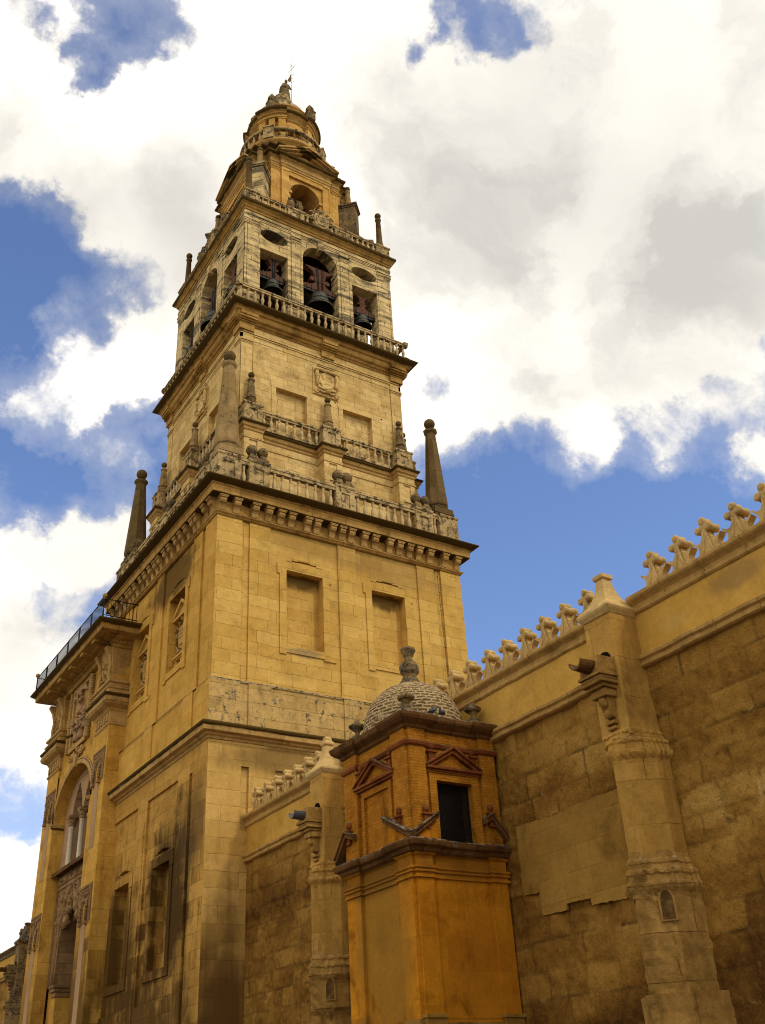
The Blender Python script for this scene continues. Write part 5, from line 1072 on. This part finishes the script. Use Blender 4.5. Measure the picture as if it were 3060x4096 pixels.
for zt, tail in ((17.95, 3.0), (11.55, 4.2)): niche(4.15, 5.85, zt, tail); niche(12.2, 13.9, zt, tail)
# twin lobed windows in the back of the recess
def lob(c, hw, z0):
    def f(s_):
        q = abs(s_ - c) / hw; return z0 + 1.55 * max(0, 1 - q) ** .62 + .13 * abs(sin(q * 10.5))
    return f
mb = MB(); wn = [(C9 - 1.7, C9 - .13), (C9 + .13, C9 + 1.7)]
relief(mb, FL, C9 - RX - .1, C9 + RX + .1, 13.35, 18.45, PR + .0, [r for a, b in wn for r in ((a, b, 13.35, 16.15, HOLE), (a, b, 16.15, 17.95, SKIP))] + [(C9 - 1.95, C9 + 1.95, 17.95, 18.05, PR + .03)], PR - .75)
for a, b in wn: arch_cell(mb, FL, a, b, lob((a + b) / 2, (b - a) / 2, 16.15), 17.95, PR, PR - .75, 40)
PP(mb.build('window_wall', M_pink, None))
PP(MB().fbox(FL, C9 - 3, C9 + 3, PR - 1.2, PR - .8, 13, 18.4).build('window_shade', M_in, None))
mb = MB()
for y in (C9 - 1.78, C9, C9 + 1.78):
    q = MB().lathe([(.17, 13.4), (.2, 13.46), (.14, 13.55), (.135, 15.55), (.16, 15.6), (.12, 15.64)], FL(y, PR - .05, 0), 14); PP(q.build('column', M_marble, None))
    q = MB().lathe([(.14, 15.6), (.19, 15.68), (.17, 15.8), (.25, 15.98), (.27, 16.06)], FL(y, PR - .05, 0), 12).fbox(FL, y - .27, y + .27, PR - .3, PR + .2, 16.04, 16.18)
    for i in range(8): q.ball(FL(y + .17 * cos(i * pi / 4), PR - .05 + .17 * sin(i * pi / 4), 15.84), .06, 6)
    PP(q.build('capital', M_stucco, None))
PP(MB().fbox(FL, C9 - RX + .03, C9 + RX - .03, PR - .1, PR + .38, 13.30, 13.40).fbox(FL, C9 - RX + .03, C9 + RX - .03, PR + .34, PR + .39, 13.22, 13.42).build('drip_board', M_redgrey, None))
# stucco frame of the pointed doorway
def ogee(s_, hw, z0, hh): q = min(1, abs(s_ - C9) / hw); return z0 + hh * sqrt(max(0, 1 - q ** 1.75))
mb = MB(); HW, ZD, HD = 1.72, 8.9, 3.05
relief(mb, FL, C9 - RX + .01, C9 + RX - .01, 8.02, 13.3, PR, [(C9 - HW, C9 + HW, 8.02, ZD, HOLE), (C9 - HW, C9 + HW, ZD, 12.1, SKIP), (C9 - RX, C9 + RX, 12.78, 12.86, PR + .05), (C9 - RX, C9 + RX, 12.55, 12.6, PR + .05),
    (C9 - 2.72, C9 - 2.66, 8.02, 12.5, PR + .05), (C9 + 2.66, C9 + 2.72, 8.02, 12.5, PR + .05), (C9 - 2.9, C9 - 2.86, 8.02, 13.2, PR + .05), (C9 + 2.86, C9 + 2.9, 8.02, 13.2, PR + .05)], PR - .9)
arch_cell(mb, FL, C9 - HW, C9 + HW, lambda s_: ogee(s_, HW, ZD, HD), 12.1, PR, PR - .9, 30)
for hw, hh, t in ((HW + .05, HD + .06, .06), (HW + .42, HD + .52, .05), (HW + .55, HD + .66, .04)):
    pts = [FL(s_, PR + .02, ogee(s_, hw, ZD, hh)) for s_ in np.linspace(C9 - hw, C9 + hw, 41)]; pts = [FL(C9 - hw, PR + .02, 8.05)] + pts + [FL(C9 + hw, PR + .02, 8.05)]; mb.tube(pts, t, 6)
carving(mb, FL, C9 - 2.6, C9 + 2.6, 10.6, 12.4, PR - .03, 60, 6, .05); carving(mb, FL, C9 - 2.9, C9 + 2.9, 12.88, 13.2, PR - .04, 40, 9, .05)
for sg in (-1, 1): carving(mb, FL, C9 + sg * 2.45 - .2, C9 + sg * 2.45 + .2, 8.2, 11, PR - .04, 16, 12, .04)
PP(mb.build('stucco_frame', M_stucco, None))
for sg in (-1, 1):
    mb = MB(); a, b = sorted((C9 + sg * (HW - .1), C9 + sg * (HW + .75)))
    mb.fbox(FL, a, b, PR - .9, PR + .1, 7.9, 8.03); mb.fbox(FL, a + .08, b - .08, PR - .88, PR + .03, 7.72, 7.9); mb.fbox(FL, a + .15, b - .15, PR - .85, PR - .05, 7.5, 7.72)
    PP(bevel(mb.build('impost', M_stucco, None), .02))
for a, b in ((6.0, C9 - HW - .1), (C9 + HW + .1, 12.02)): PP(MB().fbox(FL, a, b, PR - 1.2, PR - .12, 0, 8.0).build('jamb', M_portal, None))
mb = MB().fbox(FL, C9 - HW - .2, C9 + HW + .2, PR - 1.25, PR - 1.1, 0, 12)
for i in range(7):
    for j in range(16): mb.ball(FL(C9 - 1.5 + i * .5, PR - 1.08, .5 + j * .7), .05, 6)
PP(mb.build('door', M_in, None))
# iron railing on the portal cornice
rl = MB(); X0, X1, Y0, Y1, ZB = -8.72, -6.9, 2.7, 14.55, 23.97
for z in (24.12, 25.02): rl.tube([(X1, Y0, z), (X0, Y0, z), (X0, Y1, z), (X1, Y1, z)], .028, 5, False)
n = 66
for i in range(n + 1): y = Y0 + (Y1 - Y0) * i / n; rl.tube([(X0, y, ZB), (X0, y, 25.02)], .016 if i % 11 else .03, 4)
for i in range(1, 10): x = X0 + (X1 - X0) * i / 9.5; rl.tube([(x, Y0, ZB), (x, Y0, 25.02)], .016, 4)
ro = PP(rl.build('railing', M_iron, None))
for y in (Y0, Y1): q = MB().ball((X0, y, 25.18), .13, 12).tube([(X0, y, 25.0), (X0, y, 25.08)], .05, 6).build('knob', M_wtrim, ro)
# ================================================================== DOMED SHRINE BUILT AGAINST THE WALL
sh = empty('domed_shrine', (-6.6, -20.8, 0), label='orange rendered street shrine turret with brick dome, dark netted window and red pediments', cat='shrine')
def SP(o, p=None): o.parent = p or sh; o.location = (0, 0, 0) if p else (6.6, 20.8, 0); return o
BX, BYR, BYL = -7.98, -22.40, -19.18                # street face, right face, left end
DR, DL = 22.40, 7.98
FS = lambda s_, d, z: (s_, -d, z); FT = lambda s_, d, z: (-d, s_, z)
def shaft(z0, z1, pr, recR, recL, mb):
    mb2 = relief(mb, FS, BX + .0, -5.08, z0, z1, DR - .10, recR); relief(mb, FT, BYR, BYL, z0, z1, DL - .10, recL); return mb2
PILR = [(-7.90, -7.40), (-5.62, -5.12)]; PILL = [(-22.30, -21.68), (-19.88, -19.20)]
# lower body
mb = MB(); relief(mb, FS, -7.88, -5.08, 3.5, 6.62, DR - .10, [(a, b, 0, 6.62, DR) for a, b in PILR]); relief(mb, FT, -22.3, -19.18, 3.5, 6.62, DL - .10, [(a, b, 0, 6.62, DL) for a, b in PILL])
mb.box(-7.87, -5.05, -22.29, -19.19, 0, 7.2); mb.box(-7.893, -7.42, -22.393, -22.28, 0, 6.6); mb.box(-7.973, -7.86, -22.303, -21.7, 0, 6.6)
SP(bevel(mb.build('base_wall', M_orange, None), .006))
mb = MB(); mb.box(-7.93, -5.05, -22.36, -19.15, 0, 3.42)
for a, b in PILR: mb.box(a - .03, b + .03, -22.46, -22.2, 0, 3.5)
for a, b in PILL: mb.box(-8.05, -7.8, a - .03, b + .03, 0, 3.5)
for a, b in PILR: mb.box(a - .06, b + .06, -22.50, -22.2, 3.5, 3.58)
SP(bevel(mb.build('plinth', M_smooth, None), .01))
mb = MB()
def capband(z0, prof, mb, prR=PILR, prL=PILL, deep=.0):
    for a, b in prR: mb.rect_ring(a, b, -DR, -22.0, [(o, z0 + z) for o, z in prof])
    for a, b in prL: mb.rect_ring(-DL, -7.6, a, b, [(o, z0 + z + .003) for o, z in prof])
    mb.rect_ring(-7.88, -5.05, -22.30, -19.19, [(o * .9, z0 + z + .006) for o, z in prof]); return mb
capband(6.56, [(0, 0), (.05, .02), (.05, .07), (.015, .09), (.02, .13), (.06, .15), (.06, .19), (.03, .21), (.07, .24), (.07, .29), (.0, .31)], mb)
SP(mb.build('capital_band', M_orange, None))
mb = MB(); capband(6.86, [(0, 0), (.0, .22), (.06, .27), (.1, .33)], mb); SP(mb.build('frieze', M_orange, None))
LC = [(.08, 7.14), (.14, 7.18), (.17, 7.25), (.26, 7.30), (.29, 7.38), (.29, 7.44), (.22, 7.47), (0, 7.52)]
mb = MB().rect_ring(-7.88, -5.05, -22.30, -19.19, LC)
for a, b in PILR: mb.rect_ring(a, b, -22.38, -22.0, [(o, z + .004) for o, z in LC])
for a, b in PILL: mb.rect_ring(-7.96, -7.6, a, b, [(o, z + .007) for o, z in LC])
SP(bevel(mb.jitter(.008, 3).build('cornice', M_redgrey, None), .012))
# upper body
WIN = (-7.08, -5.93, 7.55, 9.03)
mb = MB(); relief(mb, FS, -7.88, -5.08, 7.48, 9.98, DR - .10, [(a, b, 7.48, 9.95, DR) for a, b in PILR] + [(-7.30, -5.72, 7.48, 9.22, DR - .03), (WIN[0], WIN[1], 7.48, WIN[3], HOLE), (-7.34, -5.68, 9.22, 9.3, DR)], DR - .55)
relief(mb, FT, -22.3, -19.18, 7.48, 9.98, DL - .10, [(a, b, 7.48, 9.95, DL) for a, b in PILL] + [(-21.50, -20.02, 7.48, 9.18, DL - .04), (-21.36, -20.16, 7.5, 9.03, DL - .12), (-21.28, -20.25, 7.5, 8.94, DL - .2)])
mb.box(-7.893, -7.42, -22.393, -22.28, 7.45, 9.93); mb.box(-7.973, -7.86, -22.303, -21.7, 7.45, 9.93)
mb.box(-7.87, -7.8, -22.29, -19.19, 7.4, 10.6).box(-7.8, -5.05, -19.3, -19.19, 7.4, 10.6)
mb.box(-7.80, WIN[0] - .02, -22.25, -21.9, 7.4, 10.6).box(WIN[1] + .02, -5.05, -22.25, -21.9, 7.4, 10.6).box(-7.8, -5.05, -22.25, -21.9, 9.06, 10.6)
SP(bevel(mb.build('upper_wall', M_brick, None), .006))
SP(MB().box(-7.6, -5.1, -21.4, -21.3, 7.4, 10).box(-7.7, -5.1, -21.85, -21.3, 9.2, 9.4).build('interior', M_in, None))
q = MB(); x0, x1, z0, z1 = WIN
for i in range(29): x = x0 + (x1 - x0) * i / 28; q.box(x - .006, x + .006, -22.13, -22.12, z0, z1)
for i in range(38): z = z0 + (z1 - z0) * i / 37; q.box(x0, x1, -22.128, -22.118, z - .006, z + .006)
for a, b, c_, d_ in ((x0, x0 + .04, z0, z1), (x1 - .04, x1, z0, z1), (x0, x1, z1 - .04, z1)): q.box(a, b, -22.16, -22.1, c_, d_)
SP(q.build('window_net', M_iron, None))
mb = MB(); capband(9.86, [(0, 0), (.05, .03), (.07, .09), (.07, .13), (.03, .16)], mb); SP(bevel(mb.build('moulding', M_red, None), .008))
mb = MB(); capband(9.99, [(.012, 0), (.012, .36)], mb); SP(mb.build('frieze', M_brick, None))
UC = [(.02, 10.30), (.08, 10.34), (.10, 10.40), (.20, 10.46), (.27, 10.52), (.30, 10.58), (.31, 10.66), (.25, 10.70), (-.3, 10.76)]
mb = MB().rect_ring(-7.88, -5.05, -22.30, -19.19, UC)
for a, b in PILR: mb.rect_ring(a, b, -22.38, -22.0, [(o, z + .004) for o, z in UC[:-1]] + [(.0, 10.73)])
for a, b in PILL: mb.rect_ring(-7.96, -7.6, a, b, [(o, z + .007) for o, z in UC[:-1]] + [(.0, 10.737)])
SP(bevel(mb.jitter(.008, 5).build('cornice', M_redgrey, None), .012))
# pediments with little pedestals and balls
def pediment(fr, c, w_, zb, hh, d, name='pediment'):
    o = MB()
    o.fbox(fr, c - w_ * .46, c + w_ * .46, d - .12, d + .05, zb - .09, zb - .02); o.fbox(fr, c - w_ / 2, c + w_ / 2, d - .12, d + .12, zb - .02, zb + .05); o.fbox(fr, c - w_ / 2 - .05, c + w_ / 2 + .05, d - .12, d + .18, zb + .05, zb + .12)
    for q in (-1, 1):
        o.extr([(c + q * (w_ / 2 + .05), zb + .121), (c + q * (w_ / 2 - .12), zb + .121), (c, zb + hh - .09), (c, zb + hh + .03)], fr, d - .12, d + .13); o.extr([(c + q * (w_ / 2 + .06), zb + .123), (c + q * (w_ / 2 + .06), zb + .17), (c, zb + hh + .10), (c, zb + hh + .02)], fr, d - .12, d + .19)
    p = SP(bevel(o.jitter(.005, 2).build(name, M_red, None), .008))
    SP(MB().extr([(c - w_ / 2 + .15, zb + .11), (c + w_ / 2 - .15, zb + .11), (c, zb + hh - .1)], fr, d - .12, d + .02).build('tympanum', M_brick, None), p)
    for q in (-1, 1):
        x = c + q * (w_ * .40); SP(MB().fbox(fr, x - .10, x + .10, d - .12, d + .10, zb + .22, zb + hh * .78).fbox(fr, x - .15, x + .15, d - .12, d + .15, zb + hh * .78, zb + hh * .78 + .05).build('pedestal', M_red, None), p)
        SP(MB().ball(fr(x, d + .03, zb + hh * .78 + .16), .085, 10, 1, 1, 1.15).tube([fr(x, d + .03, zb + hh * .78 + .03), fr(x, d + .03, zb + hh * .78 + .1)], .035, 6).build('ball', M_red, None), p)
    return p
pediment(FS, -6.51, 1.66, 9.26, .62, DR - .1); pediment(FT, -20.76, 1.86, 9.24, .62, DL - .1)
# broken pediments on the lower cornice: a folded one at the corner and halves at both ends
def raking(fr, sa, za, sb, zb_, d0, d1, t=.12):
    return MB().extr([(sa, za), (sb, zb_), (sb, zb_ + t), (sa, za + t)], fr, d0, d1).extr([(sa, za + t * .98), (sb, zb_ + t * .98), (sb, zb_ + t + .05), (sa, za + t + .05)], fr, d0, d1 + .05)
cp = MB()
cp.join(raking(FS, -7.98, 7.50, -7.22, 8.02, DR - .14, DR + .16)); cp.join(raking(FT, -22.42, 7.50, -21.30, 8.10, DL - .14, DL + .16))
SP(bevel(cp.jitter(.006, 7).build('corner_pediment', M_redgrey, None), .01))
SP(MB().extr([(-7.9, 7.5), (-7.25, 7.5), (-7.25, 7.98)], FS, DR - .14, DR + .03).extr([(-22.3, 7.5), (-21.4, 7.5), (-21.4, 8.0)], FT, DL - .14, DL + .03).build('tympanum', M_orange, None))
cp = MB(); cp.join(raking(FS, -5.52, 8.12, -4.98, 7.52, DR - .14, DR + .16)); cp.join(raking(FS, -5.52, 8.12, -5.7, 8.0, DR - .14, DR + .16)); SP(bevel(cp.build('half_pediment', M_redgrey, None), .01))
cp = MB(); cp.join(raking(FT, -19.42, 8.14, -18.86, 7.52, DL - .14, DL + .16)); cp.join(raking(FT, -19.42, 8.14, -19.8, 8.0, DL - .14, DL + .16)); SP(bevel(cp.build('half_pediment', M_redgrey, None), .01))
for fr, s_, d, z in ((FS, -7.52, DR, 7.75), (FT, -21.92, DL, 7.75), (FS, -5.47, DR, 7.95), (FT, -19.45, DL, 7.95)):
    SP(MB().fbox(fr, s_ - .09, s_ + .09, d - .1, d + .08, z, z + .33).fbox(fr, s_ - .14, s_ + .14, d - .1, d + .13, z + .33, z + .38).build('pedestal', M_red, None))
    SP(MB().ball(fr(s_, d + .02, z + .50), .095, 12, 1, 1, 1.1).tube([fr(s_, d + .02, z + .36), fr(s_, d + .02, z + .42)], .04, 6).build('ball', M_red, None))
# dome, crowning vase, corner urns
do = MB().lathe([(1.42 * cos(a), 1.42 * sin(a)) for a in np.linspace(0, pi / 2 - .02, 22)], n=56, cap=False).lathe([(1.46, -.12), (1.46, 0), (1.40, .02)], n=56, cap=False).build('dome', M_dome, sh); do.location = (0, 0, 10.86)
q = MB().lathe([(.34, 12.2), (.36, 12.26), (.30, 12.34), (.24, 12.40), (.24, 12.47), (.19, 12.52), (.21, 12.56), (.29, 12.66), (.30, 12.8), (.24, 12.92), (.13, 13.0), (.11, 13.12), (.15, 13.16), (.21, 13.3), (.23, 13.32), (.23, 13.38), (.16, 13.42)], (0, 0, 0), 8, False, pi / 8)
fo = bevel(q.jitter(.006, 2).build('crowning_vase', M_dark, sh), .015); fo.location = (0, 0, 0)
UR = MB().lathe([(.24, 0), (.24, .08), (.17, .12), (.19, .2), (.15, .26), (.07, .32), (.07, .40), (.14, .46), (.23, .53), (.25, .58), (.19, .62), (.10, .66), (.06, .74), (.02, .76)], n=14).mesh('urn', M_dark)
for x, y in ((-7.66, -22.06), (-5.42, -22.06), (-7.66, -19.5), (-5.42, -19.5)):
    o = bpy.data.objects.new('urn', UR); COL.objects.link(o); o.parent = sh; o.location = (x + 6.6, y + 20.8, 10.72); o.rotation_euler = (0, 0, random.uniform(0, 3))

# ================================================================== PIGEONS
def pigeon(loc, rz, mat, label, hump=1.0):
    t = empty('pigeon', loc, rz, label=label, cat='pigeon'); t.scale = (.68, .68, .68)
    mb = MB(); k = [(.00, -.20, .10, .02), (0, -.14, .11, .04), (0, -.06, .13, .075), (0, .03, .15, .085), (0, .10, .19, .07), (0, .13, .24, .045), (0, .15, .28, .036), (0, .175, .295, .03), (0, .20, .29, .012), (0, .225, .282, .006)]
    mb.tube([p[:3] for p in k], [p[3] for p in k], 10); mb.build('body', mat, t)
    for sg in (-1, 1): MB().tube([(sg * .075, .08, .17), (sg * .085, -.02, .15), (sg * .05, -.20, .11)], [.03, .05, .01], 6).build('wing', mat, t); MB().tube([(sg * .03, .0, .08), (sg * .03, .01, 0)], .008, 4).tube([(sg * .03, -.02, .005), (sg * .03, .05, .005)], .008, 4).build('leg', M_red, t)
    return t
pigeon((-7.2, -22.60, 10.70), radians(250), M_pigeon, 'dark grey pigeon on the shrine cornice below the dome, nearer the corner urn')
pigeon((-6.9, -22.60, 10.70), radians(120), M_pigeon, 'grey pigeon crouching on the shrine cornice to the right of the other pigeon')
pigeon((-8.1, 2.75, 23.96), radians(100), M_pigeon_w, 'pale pigeon standing on the portal cornice by the iron railing')

# ================================================================== STREET
g = MB().add([(-600, -600, 0), (600, -600, 0), (600, 600, 0), (-600, 600, 0)], [(0, 1, 2, 3)]).build('street', M_ground, None, kind='structure')
